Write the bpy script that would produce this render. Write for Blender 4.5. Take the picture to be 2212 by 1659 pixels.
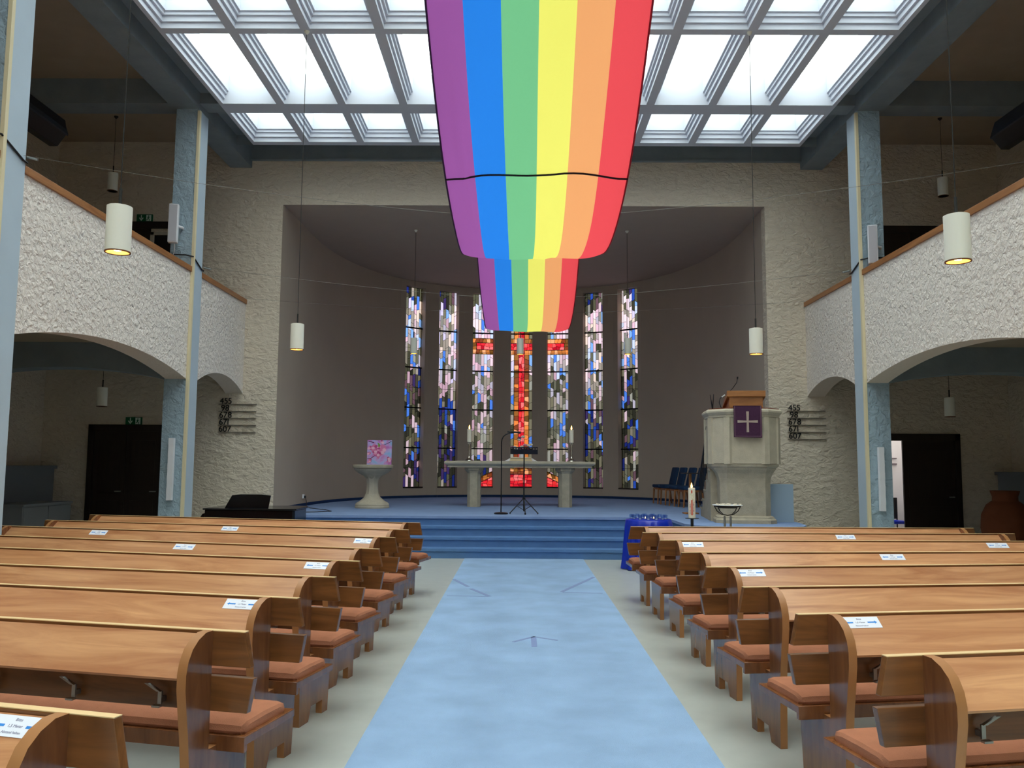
import bpy, bmesh, math, random
from mathutils import Vector, Matrix
random.seed(7)
S = bpy.context.scene
COL = S.collection
for o in list(bpy.data.objects):
    bpy.data.objects.remove(o)

# ------------------------------------------------------------------ camera, world, exposure
cam_d = bpy.data.cameras.new('camera')
cam_d.sensor_width = 36.0
cam_d.lens = 1806.23 / 2212 * 36.0
cam_d.clip_end = 300
cam = bpy.data.objects.new('camera', cam_d)
COL.objects.link(cam)
_yaw, _pit, _rol = -.0087, .0959, .0068
_f = Vector((math.sin(_yaw) * math.cos(_pit), math.cos(_yaw) * math.cos(_pit), math.sin(_pit)))
_r = Vector((math.cos(_yaw), -math.sin(_yaw), 0))
_u = _r.cross(_f)
_r2 = _r * math.cos(_rol) + _u * math.sin(_rol)
_u2 = -_r * math.sin(_rol) + _u * math.cos(_rol)
M = Matrix((_r2, _u2, -_f)).transposed().to_4x4()
M.translation = (-.0975, 0, 1.6)
cam.matrix_world = M
S.camera = cam

W = bpy.data.worlds.new('overcast_sky')
S.world = W
W.use_nodes = True
nt = W.node_tree
nt.nodes.clear()
tc = nt.nodes.new('ShaderNodeTexCoord')
sx = nt.nodes.new('ShaderNodeSeparateXYZ')
mr = nt.nodes.new('ShaderNodeMapRange')
mr.inputs['From Min'].default_value = 0.0
mr.inputs['From Max'].default_value = 1.0
mr.inputs['To Min'].default_value = 1.0      # horizon of an overcast sky
mr.inputs['To Max'].default_value = 3.0      # zenith, three times as bright
bg = nt.nodes.new('ShaderNodeBackground')
bg.inputs['Color'].default_value = (.97, .985, 1.0, 1)
mu = nt.nodes.new('ShaderNodeMath')
mu.operation = 'MULTIPLY'
mu.inputs[1].default_value = 2.2
wo = nt.nodes.new('ShaderNodeOutputWorld')
nt.links.new(tc.outputs['Generated'], sx.inputs[0])
nt.links.new(sx.outputs['Z'], mr.inputs['Value'])
nt.links.new(mr.outputs[0], mu.inputs[0])
nt.links.new(mu.outputs[0], bg.inputs['Strength'])
nt.links.new(bg.outputs[0], wo.inputs[0])

vs = S.view_settings
vs.view_transform = 'Standard'
vs.look = 'None'
vs.gamma = 1.0
vs.use_curve_mapping = False
vs.exposure = 0.0
cy = S.cycles
cy.use_denoising = True
cy.max_bounces = 7
cy.diffuse_bounces = 4
cy.glossy_bounces = 4
cy.transmission_bounces = 8
cy.transparent_max_bounces = 16
cy.caustics_reflective = False
cy.caustics_refractive = False
cy.sample_clamp_indirect = 6.0
cy.use_adaptive_sampling = True
cy.adaptive_threshold = .04

# ------------------------------------------------------------------ helpers
def lin(c):
    return tuple(((v / 255) / 12.92 if v / 255 <= .04045 else ((v / 255 + .055) / 1.055) ** 2.4) for v in c)

class MB:
    """collects geometry, then builds ONE mesh object"""
    def __init__(s):
        s.v = []; s.f = []; s.m = []
    def poly(s, pts, m=0):
        n = len(s.v); s.v += [tuple(p) for p in pts]; s.f.append(tuple(range(n, n + len(pts)))); s.m.append(m)
    def box(s, a, b, m=0):
        x0, y0, z0 = a; x1, y1, z1 = b
        n = len(s.v)
        s.v += [(x0,y0,z0),(x1,y0,z0),(x1,y1,z0),(x0,y1,z0),(x0,y0,z1),(x1,y0,z1),(x1,y1,z1),(x0,y1,z1)]
        for q in ((0,3,2,1),(4,5,6,7),(0,1,5,4),(1,2,6,5),(2,3,7,6),(3,0,4,7)):
            s.f.append(tuple(n + i for i in q)); s.m.append(m)
    def prism(s, pts, a, b, axis='x', m=0, mcap=None):
        """2-D polygon pts extruded along axis from a to b"""
        def P(p, t):
            return {'x': (t, p[0], p[1]), 'y': (p[0], t, p[1]), 'z': (p[0], p[1], t)}[axis]
        n = len(s.v); k = len(pts)
        s.v += [P(p, a) for p in pts] + [P(p, b) for p in pts]
        s.f.append(tuple(range(n, n + k))); s.m.append(m if mcap is None else mcap)
        s.f.append(tuple(range(n + 2 * k - 1, n + k - 1, -1))); s.m.append(m if mcap is None else mcap)
        for i in range(k):
            j = (i + 1) % k
            s.f.append((n + i, n + j, n + k + j, n + k + i)); s.m.append(m)
    def lathe(s, prof, c=(0, 0, 0), seg=24, m=0, cap=True, rot=0.0):
        n = len(s.v)
        for r, z in prof:
            for i in range(seg):
                t = 2 * math.pi * i / seg + rot
                s.v.append((c[0] + r * math.cos(t), c[1] + r * math.sin(t), c[2] + z))
        for k in range(len(prof) - 1):
            for i in range(seg):
                j = (i + 1) % seg
                s.f.append((n + k*seg + i, n + k*seg + j, n + (k+1)*seg + j, n + (k+1)*seg + i)); s.m.append(m)
        if cap:
            s.f.append(tuple(n + i for i in reversed(range(seg)))); s.m.append(m)
            e = n + (len(prof) - 1) * seg
            s.f.append(tuple(e + i for i in range(seg))); s.m.append(m)
    def tube(s, path, r, seg=8, m=0):
        path = [Vector(p) for p in path]
        n = len(s.v)
        up = Vector((0, 0, 1))
        for k, p in enumerate(path):
            d = (path[min(k + 1, len(path) - 1)] - path[max(k - 1, 0)]).normalized()
            a = d.cross(up)
            if a.length < 1e-3: a = d.cross(Vector((0, 1, 0)))
            a.normalize(); b = d.cross(a).normalized()
            rr = r[k] if isinstance(r, (list, tuple)) else r
            for i in range(seg):
                t = 2 * math.pi * i / seg
                s.v.append(tuple(p + a * math.cos(t) * rr + b * math.sin(t) * rr))
        for k in range(len(path) - 1):
            for i in range(seg):
                j = (i + 1) % seg
                s.f.append((n + k*seg + i, n + k*seg + j, n + (k+1)*seg + j, n + (k+1)*seg + i)); s.m.append(m)
        s.f.append(tuple(n + i for i in reversed(range(seg)))); s.m.append(m)
        e = n + (len(path) - 1) * seg
        s.f.append(tuple(e + i for i in range(seg))); s.m.append(m)
    def ball(s, c, r, m=0, seg=10, rings=6, sc=(1, 1, 1)):
        n = len(s.v)
        s.v.append((c[0], c[1], c[2] - r * sc[2]))
        for k in range(1, rings):
            a = math.pi * k / rings
            for i in range(seg):
                t = 2 * math.pi * i / seg
                s.v.append((c[0] + r*sc[0]*math.sin(a)*math.cos(t), c[1] + r*sc[1]*math.sin(a)*math.sin(t), c[2] - r*sc[2]*math.cos(a)))
        s.v.append((c[0], c[1], c[2] + r * sc[2]))
        top = len(s.v) - 1
        for i in range(seg):
            j = (i + 1) % seg
            s.f.append((n, n + 1 + j, n + 1 + i)); s.m.append(m)
            for k in range(rings - 2):
                s.f.append((n+1+k*seg+i, n+1+k*seg+j, n+1+(k+1)*seg+j, n+1+(k+1)*seg+i)); s.m.append(m)
            s.f.append((n+1+(rings-2)*seg+i, n+1+(rings-2)*seg+j, top)); s.m.append(m)
    def mesh(s, name, mats, smooth=False, recalc=True, bevel=0.0):
        me = bpy.data.meshes.new(name)
        me.from_pydata(s.v, [], s.f)
        for q in (mats if isinstance(mats, (list, tuple)) else [mats]):
            me.materials.append(q)
        me.polygons.foreach_set('material_index', s.m)
        if recalc or bevel:
            bm = bmesh.new(); bm.from_mesh(me)
            if recalc: bmesh.ops.recalc_face_normals(bm, faces=bm.faces)
            if bevel:
                bmesh.ops.remove_doubles(bm, verts=bm.verts, dist=1e-5)
                bmesh.ops.bevel(bm, geom=list(bm.edges), offset=bevel, segments=2, affect='EDGES', profile=.6)
            bm.to_mesh(me); bm.free()
        if smooth:
            me.polygons.foreach_set('use_smooth', [True] * len(me.polygons))
            if smooth != 'all':
                me.set_sharp_from_angle(angle=math.radians(35))
        me.update()
        return me
    def build(s, name, mats, parent=None, smooth=False, recalc=True, bevel=0.0):
        return obj(name, s.mesh(name, mats, smooth, recalc, bevel), parent)

def obj(name, me, parent=None, loc=None, rz=None):
    o = bpy.data.objects.new(name, me)
    COL.objects.link(o)
    if parent is not None: o.parent = parent
    if loc is not None: o.location = loc
    if rz is not None: o.rotation_euler = (0, 0, rz)
    return o
def tag(o, label, cat, group=None):
    o['label'] = label; o['category'] = cat
    if group: o['group'] = group
    return o
def thing(name, label, cat, loc=(0, 0, 0), rz=0.0, group=None):
    return tag(obj(name, None, None, loc, rz), label, cat, group)
def struct(o):
    o['kind'] = 'structure'
    return o
def copy_tree(o, parent=None):
    c = o.copy(); COL.objects.link(c)
    if parent is not None: c.parent = parent
    for ch in [k for k in o.children]:
        copy_tree(ch, c)
    return c
def text_mesh(body, size, mat, depth=.004, align='LEFT'):
    cu = bpy.data.curves.new('lettering', 'FONT')
    cu.body = body; cu.size = size; cu.extrude = depth / 2; cu.align_x = align
    ob = bpy.data.objects.new('lettering', cu); COL.objects.link(ob)
    bpy.context.view_layer.update()
    me = bpy.data.meshes.new_from_object(ob.evaluated_get(bpy.context.evaluated_depsgraph_get()))
    bpy.data.objects.remove(ob)
    me.materials.clear(); me.materials.append(mat)
    return me

# ------------------------------------------------------------------ materials
def new_mat(name):
    m = bpy.data.materials.new(name); m.use_nodes = True
    n = m.node_tree; b = n.nodes['Principled BSDF']
    return m, n, b
def N(n, t, **kw):
    q = n.nodes.new(t)
    for k, v in kw.items(): setattr(q, k, v)
    return q
def coords(n, scale=(1, 1, 1)):
    t = N(n, 'ShaderNodeTexCoord'); mp = N(n, 'ShaderNodeMapping')
    mp.inputs['Scale'].default_value = scale
    n.links.new(t.outputs['Object'], mp.inputs[0])
    return mp.outputs[0]
def plain(name, c, rough=.6, spec=.3, metal=0.0, var=.0, vscale=3.0, bump=0.0, bscale=40.0):
    m, n, b = new_mat(name)
    col = lin(c) + (1,)
    b.inputs['Base Color'].default_value = col
    b.inputs['Roughness'].default_value = rough
    b.inputs['Specular IOR Level'].default_value = spec
    b.inputs['Metallic'].default_value = metal
    co = coords(n)
    if var:
        t = N(n, 'ShaderNodeTexNoise'); t.inputs['Scale'].default_value = vscale; t.inputs['Detail'].default_value = 6
        r = N(n, 'ShaderNodeMapRange'); r.inputs['To Min'].default_value = 1 - var; r.inputs['To Max'].default_value = 1 + var
        r.inputs['From Min'].default_value = .3; r.inputs['From Max'].default_value = .7
        x = N(n, 'ShaderNodeVectorMath', operation='SCALE'); x.inputs[0].default_value = col[:3]
        n.links.new(co, t.inputs['Vector']); n.links.new(t.outputs['Fac'], r.inputs['Value'])
        n.links.new(r.outputs[0], x.inputs['Scale']); n.links.new(x.outputs[0], b.inputs['Base Color'])
    if bump:
        t = N(n, 'ShaderNodeTexNoise'); t.inputs['Scale'].default_value = bscale; t.inputs['Detail'].default_value = 4
        p = N(n, 'ShaderNodeBump'); p.inputs['Strength'].default_value = bump; p.inputs['Distance'].default_value = .02
        n.links.new(co, t.inputs['Vector']); n.links.new(t.outputs['Fac'], p.inputs['Height']); n.links.new(p.outputs[0], b.inputs['Normal'])
    return m
def plaster(name, c, scale=13.0, strength=.9, dist=.05, aniso=(1, 1, 1)):
    """trowelled lumpy render: two noise layers as relief"""
    m, n, b = new_mat(name)
    b.inputs['Base Color'].default_value = lin(c) + (1,)
    b.inputs['Roughness'].default_value = .85
    b.inputs['Specular IOR Level'].default_value = .2
    co = coords(n, aniso)
    a = N(n, 'ShaderNodeTexNoise'); a.inputs['Scale'].default_value = scale; a.inputs['Detail'].default_value = 5
    a.inputs['Roughness'].default_value = .55; a.inputs['Distortion'].default_value = .9
    v = N(n, 'ShaderNodeTexVoronoi', feature='SMOOTH_F1'); v.inputs['Scale'].default_value = scale * .9
    ad = N(n, 'ShaderNodeMath', operation='MULTIPLY_ADD'); ad.inputs[1].default_value = .45
    p = N(n, 'ShaderNodeBump'); p.inputs['Strength'].default_value = strength; p.inputs['Distance'].default_value = dist
    for q in (a, v): n.links.new(co, q.inputs['Vector'])
    n.links.new(v.outputs['Distance'], ad.inputs[0]); n.links.new(a.outputs['Fac'], ad.inputs[2])
    n.links.new(ad.outputs[0], p.inputs['Height']); n.links.new(p.outputs[0], b.inputs['Normal'])
    return m
def wood(name, c1, c2, rough=.35, scale=(.7, 7, 7), spec=.5, coat=.0, vary=.10):
    m, n, b = new_mat(name)
    co = coords(n, scale)
    oi = N(n, 'ShaderNodeObjectInfo')
    of = N(n, 'ShaderNodeVectorMath', operation='ADD')
    sc = N(n, 'ShaderNodeVectorMath', operation='SCALE'); sc.inputs[0].default_value = (17, 31, 23)
    n.links.new(oi.outputs['Random'], sc.inputs['Scale'])
    n.links.new(co, of.inputs[0]); n.links.new(sc.outputs[0], of.inputs[1])
    t = N(n, 'ShaderNodeTexNoise'); t.inputs['Scale'].default_value = 1.6; t.inputs['Detail'].default_value = 7
    t.inputs['Roughness'].default_value = .6; t.inputs['Distortion'].default_value = 1.2
    r = N(n, 'ShaderNodeValToRGB')
    r.color_ramp.elements[0].position = .32; r.color_ramp.elements[0].color = lin(c1) + (1,)
    r.color_ramp.elements[1].position = .70; r.color_ramp.elements[1].color = lin(c2) + (1,)
    br = N(n, 'ShaderNodeMapRange'); br.inputs['To Min'].default_value = 1 - vary; br.inputs['To Max'].default_value = 1 + vary
    x = N(n, 'ShaderNodeVectorMath', operation='SCALE')
    n.links.new(of.outputs[0], t.inputs['Vector']); n.links.new(t.outputs['Fac'], r.inputs[0])
    n.links.new(oi.outputs['Random'], br.inputs['Value'])
    n.links.new(r.outputs[0], x.inputs[0]); n.links.new(br.outputs[0], x.inputs['Scale'])
    n.links.new(x.outputs[0], b.inputs['Base Color'])
    b.inputs['Roughness'].default_value = rough
    b.inputs['Specular IOR Level'].default_value = spec
    b.inputs['Coat Weight'].default_value = coat
    b.inputs['Coat Roughness'].default_value = .12
    return m
def emit(name, c, strength):
    m, n, b = new_mat(name)
    b.inputs['Base Color'].default_value = lin(c) + (1,)
    b.inputs['Emission Color'].default_value = lin(c) + (1,)
    b.inputs['Emission Strength'].default_value = strength
    return m
def clear_glass(name, c):
    """thin tinted pane: light goes straight through, a little is mirrored"""
    m = bpy.data.materials.new(name); m.use_nodes = True
    n = m.node_tree; n.nodes.clear()
    t = N(n, 'ShaderNodeBsdfTransparent'); t.inputs[0].default_value = tuple(c) + (1,)
    g = N(n, 'ShaderNodeBsdfGlossy'); g.inputs['Roughness'].default_value = .15
    mx = N(n, 'ShaderNodeMixShader'); mx.inputs[0].default_value = .03
    o = N(n, 'ShaderNodeOutputMaterial')
    n.links.new(t.outputs[0], mx.inputs[1]); n.links.new(g.outputs[0], mx.inputs[2]); n.links.new(mx.outputs[0], o.inputs[0])
    return m
def cloth_thin(name, c, tr=.55):
    m = bpy.data.materials.new(name); m.use_nodes = True
    n = m.node_tree; n.nodes.clear()
    col = lin(c) + (1,)
    d = N(n, 'ShaderNodeBsdfDiffuse'); d.inputs[0].default_value = col
    t = N(n, 'ShaderNodeBsdfTranslucent'); t.inputs[0].default_value = col
    mx = N(n, 'ShaderNodeMixShader'); mx.inputs[0].default_value = tr
    o = N(n, 'ShaderNodeOutputMaterial')
    n.links.new(d.outputs[0], mx.inputs[1]); n.links.new(t.outputs[0], mx.inputs[2]); n.links.new(mx.outputs[0], o.inputs[0])
    return m

PL_WHITE = plaster('lumpy_white_plaster', (250, 239, 228), 15, 1.0, .06)
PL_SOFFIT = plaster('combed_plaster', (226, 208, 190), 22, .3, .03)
PL_CREAM = plaster('trowelled_cream_plaster', (222, 208, 188), 7.5, .8, .07, (1, 1, 1.6))
SMOOTH = plain('smooth_cream_wall', (190, 174, 156), .8, .2, var=.03, vscale=1.2)
APSE_CEIL = plain('smooth_apse_ceiling', (182, 164, 148), .85, .2, var=.02)
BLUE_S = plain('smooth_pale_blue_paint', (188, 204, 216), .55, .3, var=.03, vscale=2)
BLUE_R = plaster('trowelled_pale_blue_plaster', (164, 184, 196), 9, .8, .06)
BLUE_B = plain('grey_blue_beam_paint', (132, 142, 146), .75, .2, var=.08, vscale=3, bump=.25, bscale=14)
CREAM_TRIM = plain('cream_cable_duct', (232, 218, 180), .6)
GREY_CEIL = plain('gallery_ceiling_paint', (170, 152, 130), .85, .15, var=.04)
COFFER = plain('white_coffer_paint', (208, 212, 222), .6, .25)
LINO = plain('grey_linoleum', (186, 190, 184), .28, .45, var=.05, vscale=5)
RUNNER = plain('worn_light_blue_carpet', (152, 180, 214), .95, .05, var=.10, vscale=2.2, bump=.4, bscale=160)
STEPC = plain('blue_step_carpet', (98, 134, 182), .95, .05, var=.06, vscale=6, bump=.4, bscale=160)
PLATC = plain('faded_blue_platform_carpet', (138, 160, 200), .95, .05, var=.05, vscale=3, bump=.4, bscale=160)
SKIRT = plain('navy_carpet_skirting', (40, 62, 100), .95, .05)
W_LIGHT = wood('honey_pew_wood', (172, 112, 72), (214, 158, 110), .32, spec=.5, coat=.12)
W_TOP = plain('top_edge_highlight', (240, 204, 150), .35, .5)  # pale tone paints the skylight's highlight along the board tops
W_EDGE = plain('lit_standard_edge', (172, 118, 72), .35, .5, var=.06, vscale=6)  # light caught by the standards' rear edge, put into the colour
W_DARK = wood('shaded_pew_wood', (104, 60, 32), (140, 86, 48), .25, (6, 6, .9), spec=.5, coat=.25)  # same wood as the book rests, darkened for the shade on upright faces
W_BOARD = wood('brown_back_board_wood', (96, 58, 28), (140, 88, 46), .28, (.8, 7, 7), spec=.5, coat=.2)
W_RAIL = wood('oiled_oak_rail', (146, 94, 54), (178, 122, 74), .4, (7, .7, 7), vary=.03)
W_DESK = wood('oak_desk_wood', (150, 94, 50), (178, 118, 66), .4, (1, 7, 7), vary=.02)
W_CHAIR = wood('chair_leg_wood', (140, 86, 44), (176, 116, 64), .4, (7, 7, 1), vary=.02)
W_DOOR = wood('near_black_door_wood', (26, 18, 13), (40, 27, 19), .5, (7, 7, .7), vary=.02)
CUSH = plain('rust_brown_cushion_fabric', (178, 118, 90), .95, .05, var=.07, vscale=14, bump=.3, bscale=300)
STONE = plain('grey_beige_stone', (178, 168, 148), .9, .15, var=.10, vscale=9, bump=.35, bscale=60)
STONE_L = plain('pale_stone', (192, 182, 162), .9, .15, var=.08, vscale=7, bump=.3, bscale=60)
METAL = plain('dull_steel', (165, 165, 160), .4, .5, .9)
SILVER = plain('silver_candlestick', (200, 195, 185), .2, .5, 1.0)
BLACK = plain('black_metal', (18, 18, 22), .4, .4)
GLOSS_BLACK = plain('polished_black_lacquer', (12, 13, 18), .18, .6)
GREYBLK = plain('dark_grey_heater_metal', (46, 52, 62), .35, .5, .5)
SHADE = plain('off_white_lamp_shade', (240, 237, 222), .6, .3)
SHADE_IN = plain('glow_tinted_shade_lining', (244, 196, 120), .6, .3)
CORD = plain('dark_flex', (40, 38, 36), .6)
PAPER = plain('laminated_white_paper', (238, 240, 250), .3, .5)
ARROW = plain('blue_printed_arrow', (60, 140, 220), .4)
INK = plain('grey_print', (120, 120, 150), .5)
BULB = emit('warm_lamp_bulb', (255, 226, 170), 14.0)
FLAME = emit('candle_flame', (255, 190, 90), 14.0)
FLAME.cycles.emission_sampling = 'NONE'
WAX = plain('cream_wax', (242, 232, 212), .5, .3)
WHITE = plain('white_paint', (232, 232, 236), .5)
GREYW = plain('grey_white_speaker', (190, 188, 194), .5)
GREEN = plain('exit_sign_green', (10, 96, 62), .5)
SIGNW = plain('exit_sign_white', (215, 230, 218), .5)
NAVY = plain('dark_blue_upholstery', (40, 62, 92), .9, .1, var=.05, vscale=20)
SATIN = plain('royal_blue_satin', (12, 44, 176), .28, .6)
PURPLE = plain('aubergine_paramente', (74, 46, 70), .9, .1, var=.08, vscale=30)
TAUPE = plain('taupe_embroidery', (176, 158, 146), .8)
PANELB = plain('grey_blue_panel', (158, 178, 196), .5)
TERRA = plain('terracotta', (118, 66, 42), .8, .2, var=.08, vscale=6)
TAPE = plain('faded_grey_tape', (128, 146, 190), .8)
LEAD = plain('black_lead', (10, 10, 12), .6, .2)
SILL = plain('dark_sill', (52, 40, 36), .6)
GLASSW = clear_glass('tealight_glass', (.80, .86, .95))
SKYPANE = clear_glass('greenish_skylight_glass', (.86, .95, .90))

# ------------------------------------------------------------------ setting: floor, walls, gallery
XC, XO = 5.52, 5.90          # pillar faces: nave side, aisle side
XS = 9.45                    # aisle side wall
YW = 16.35                   # chancel wall
YB = -6.6                    # wall behind
PIL = [(-1.86, -1.43), (3.28, 3.70), (8.41, 8.84), (13.545, 13.972)]
b = MB(); b.box((-XS - .3, YB - .3, -.2), (XS + .3, YW + .4, 0)); struct(b.build('floor', LINO))

# runner on the aisle
b = MB(); b.box((-1.006, YB, 0.0), (1.006, 14.42, .008))
run = b.build('carpet_runner', RUNNER)
tag(run, 'worn light blue carpet runner lying along the centre aisle', 'carpet')
# tape residue
def flat_poly(lst, z0, z1, name, mat, parent=None):
    q = MB()
    for pts in lst: q.prism(pts, z0, z1, 'z')
    return q.build(name, mat, parent)
def strip(p, q, w):
    d = Vector((q[0]-p[0], q[1]-p[1])).normalized(); n = Vector((-d.y, d.x)) * w / 2
    return [(p[0]-n.x, p[1]-n.y), (q[0]-n.x, q[1]-n.y), (q[0]+n.x, q[1]+n.y), (p[0]+n.x, p[1]+n.y)]
tag(flat_poly([strip((-.14, 7.72), (.06, 7.965), .035), strip((.04, 7.965), (.264, 7.805), .03), strip((.049, 7.52), (.049, 7.93), .05)], .008, .0095, 'floor_arrow', TAPE),
    'faded taped arrow on the blue runner pointing to the altar', 'tape')
tag(flat_poly([strip((-.99, 11.8), (-.748, 11.11), .05), strip((-.699, 10.93), (-.441, 10.318), .05), strip((-.96, 10.336), (-.45, 10.318), .03)], .008, .0095, 'floor_tape', TAPE),
    'slanting tape mark at the piano side edge of the runner', 'tape')
tag(flat_poly([strip((.985, 12.15), (.45, 10.724), .05), strip((.46, 10.66), (.958, 10.649), .025)], .008, .0095, 'floor_tape', TAPE),
    'slanting tape mark at the pulpit side edge of the runner', 'tape')

# walls
def wall_box(name, a, c, mat):
    q = MB(); q.box(a, c); return struct(q.build(name, mat))
wall_box('wall_left', (-XS - .3, YB, 0), (-XS, YW + .3, 8.6), PL_CREAM)
wall_box('wall_right', (XS, YB, 0), (XS + .3, YW + .3, 8.6), PL_CREAM)
wall_box('wall_back', (-XS - .3, YB - .3, 0), (XS + .3, YB, 8.9), PL_CREAM)
# chancel wall with the apse opening and the right aisle doorway
XAL, XAR, ZA = -4.865, 4.785, 6.767
b = MB()
b.box((-XS, YW, 0), (XAL, YW + .25, 8.3))
b.box((XAL, YW, ZA), (XAR, YW + .02, 8.3))
b.box((XAR, YW, 0), (7.05, YW + .25, 8.3))
b.box((7.05, YW, 2.15), (8.42, YW + .25, 8.3))
b.box((8.42, YW, 0), (XS, YW + .25, 8.3))
struct(b.build('wall_front', PL_CREAM))
b = MB(); b.box((-XC, YW - .06, 7.70), (XC, YW + .01, 8.05)); b.box((-XC, YW - .09, 7.67), (XC, YW, 7.70)); struct(b.build('trim_1', BLUE_B))

# gallery parapets with segmental arches
def arch_pts(y0, y1, zs, zc, n=18):
    """from (y1,zs) back to (y0,zs) over the crown zc"""
    half = (y1 - y0) / 2; rise = zc - zs; R = (half * half + rise * rise) / (2 * rise)
    c = (y0 + y1) / 2; zc0 = zc - R; a = math.asin(half / R)
    return [(c + R * math.sin(a - 2 * a * i / n), zc0 + R * math.cos(a - 2 * a * i / n)) for i in range(n + 1)]
def parapet(sg):
    bays = [(YB, PIL[0][0]), (PIL[0][1], PIL[1][0]), (PIL[1][1], PIL[2][0]), (PIL[2][1], PIL[3][0]), (PIL[3][1], YW)]
    q = MB()
    for y0, y1 in bays:
        ap = arch_pts(y0, y1, 2.955, 3.215)
        xi, xo = sg * (XC + .02), sg * (XO - .02)
        n = len(ap)
        for k in range(n - 1):                                        # faces in vertical slices
            (ya, za), (yb, zb) = ap[k], ap[k + 1]
            for x in (xi, xo): q.poly([(x, ya, za), (x, yb, zb), (x, yb, 4.74), (x, ya, 4.74)], 0)
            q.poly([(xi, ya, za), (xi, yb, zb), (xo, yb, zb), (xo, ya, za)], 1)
            q.poly([(xi, ya, 4.74), (xi, yb, 4.74), (xo, yb, 4.74), (xo, ya, 4.74)], 0)
        for y, z in ((y0, ap[-1][1]), (y1, ap[0][1])):
            q.poly([(xi, y, z), (xo, y, z), (xo, y, 4.74), (xi, y, 4.74)], 0)
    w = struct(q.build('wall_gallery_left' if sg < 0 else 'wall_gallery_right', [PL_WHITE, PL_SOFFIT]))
    for y0, y1 in bays:
        r = MB(); r.box((min(sg * (XC - .005), sg * (XO + .0)), y0 + .005, 4.735), (max(sg * (XC - .005), sg * XO), y1 - .005, 4.825))
        r.build('handrail', W_RAIL, w, bevel=.006)
    return w
parapet(-1); parapet(1)

# gallery floors, transverse beams, longitudinal beams, gallery ceilings
for sg, side in ((-1, 'left'), (1, 'right')):
    q = MB(); q.box((min(sg*XO, sg*XS), YB, 3.55), (max(sg*XO, sg*XS), YW, 3.95)); struct(q.build('floor_gallery_' + side, GREY_CEIL))
    q = MB(); q.box((min(sg*(XO-.3), sg*(XS+.3)), YB, 8.06), (max(sg*(XO-.3), sg*(XS+.3)), YW + .3, 8.3)); struct(q.build('ceiling_gallery_' + side, GREY_CEIL))
    q = MB(); q.box((min(sg*XC, sg*(XO+.06)), YB, 7.53), (max(sg*XC, sg*(XO+.06)), YW, 8.3)); struct(q.build('trim_2' if sg < 0 else 'trim_3', BLUE_B))
    for k, (y0, y1) in enumerate(PIL[1:]):
        q = MB(); q.box((min(sg*XO, sg*XS), y0, 7.627), (max(sg*XO, sg*XS), y1, 8.07))
        ap = arch_pts(XO, XS, 2.95, 3.145, 12)
        for i in range(len(ap) - 1):
            (xa, za), (xb, zb) = ap[i], ap[i + 1]
            for y in (y0, y1): q.poly([(sg*xa, y, za), (sg*xb, y, zb), (sg*xb, y, 3.6), (sg*xa, y, 3.6)])
            q.poly([(sg*xa, y0, za), (sg*xb, y0, zb), (sg*xb, y1, zb), (sg*xa, y1, za)])
        struct(q.build('trim_%d' % (4 + 3 * (sg > 0) + k), BLUE_B))
    # ledge along the aisle wall
    q = MB(); q.box((min(sg*(XS-.28), sg*XS), 9.5, 0), (max(sg*(XS-.28), sg*XS), YW, 1.46)); q.box((min(sg*(XS-.34), sg*XS), 9.5, 1.46), (max(sg*(XS-.34), sg*XS), YW, 1.52))
    struct(q.build('trim_10' if sg < 0 else 'trim_11', plain('dim_wall_casing', (128, 134, 140), .8)))

# pillars
for sg, side in ((-1, 'piano'), (1, 'pulpit')):
    for k, (y0, y1) in enumerate(PIL[1:]):
        nm = {0: 'beside the rearmost rows of pews', 1: 'between the middle rows of pews', 2: 'nearest the chancel wall'}[k]
        t = thing('pillar', 'pale blue plastered pillar %s on the %s side' % (nm, side), 'pillar', (sg * XC, y0, 0), 0, 'pillars carrying the gallery')
        q = MB(); d = y1 - y0; wd = XO - XC
        q.box((min(0, sg*wd), 0, 0), (max(0, sg*wd), d, 7.54))
        # nave face smooth, the other faces trowelled
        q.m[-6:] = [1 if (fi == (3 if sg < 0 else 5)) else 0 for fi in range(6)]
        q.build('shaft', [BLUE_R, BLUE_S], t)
        q = MB(); q.box((-sg*.012 - .014, -.012, 0), (-sg*.012 + .03, .045, 7.5)) if sg > 0 else q.box((.012 - .03, -.012, 0), (.012 + .014, .045, 7.5))
        q.build('cable_duct', CREAM_TRIM, t)

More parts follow.
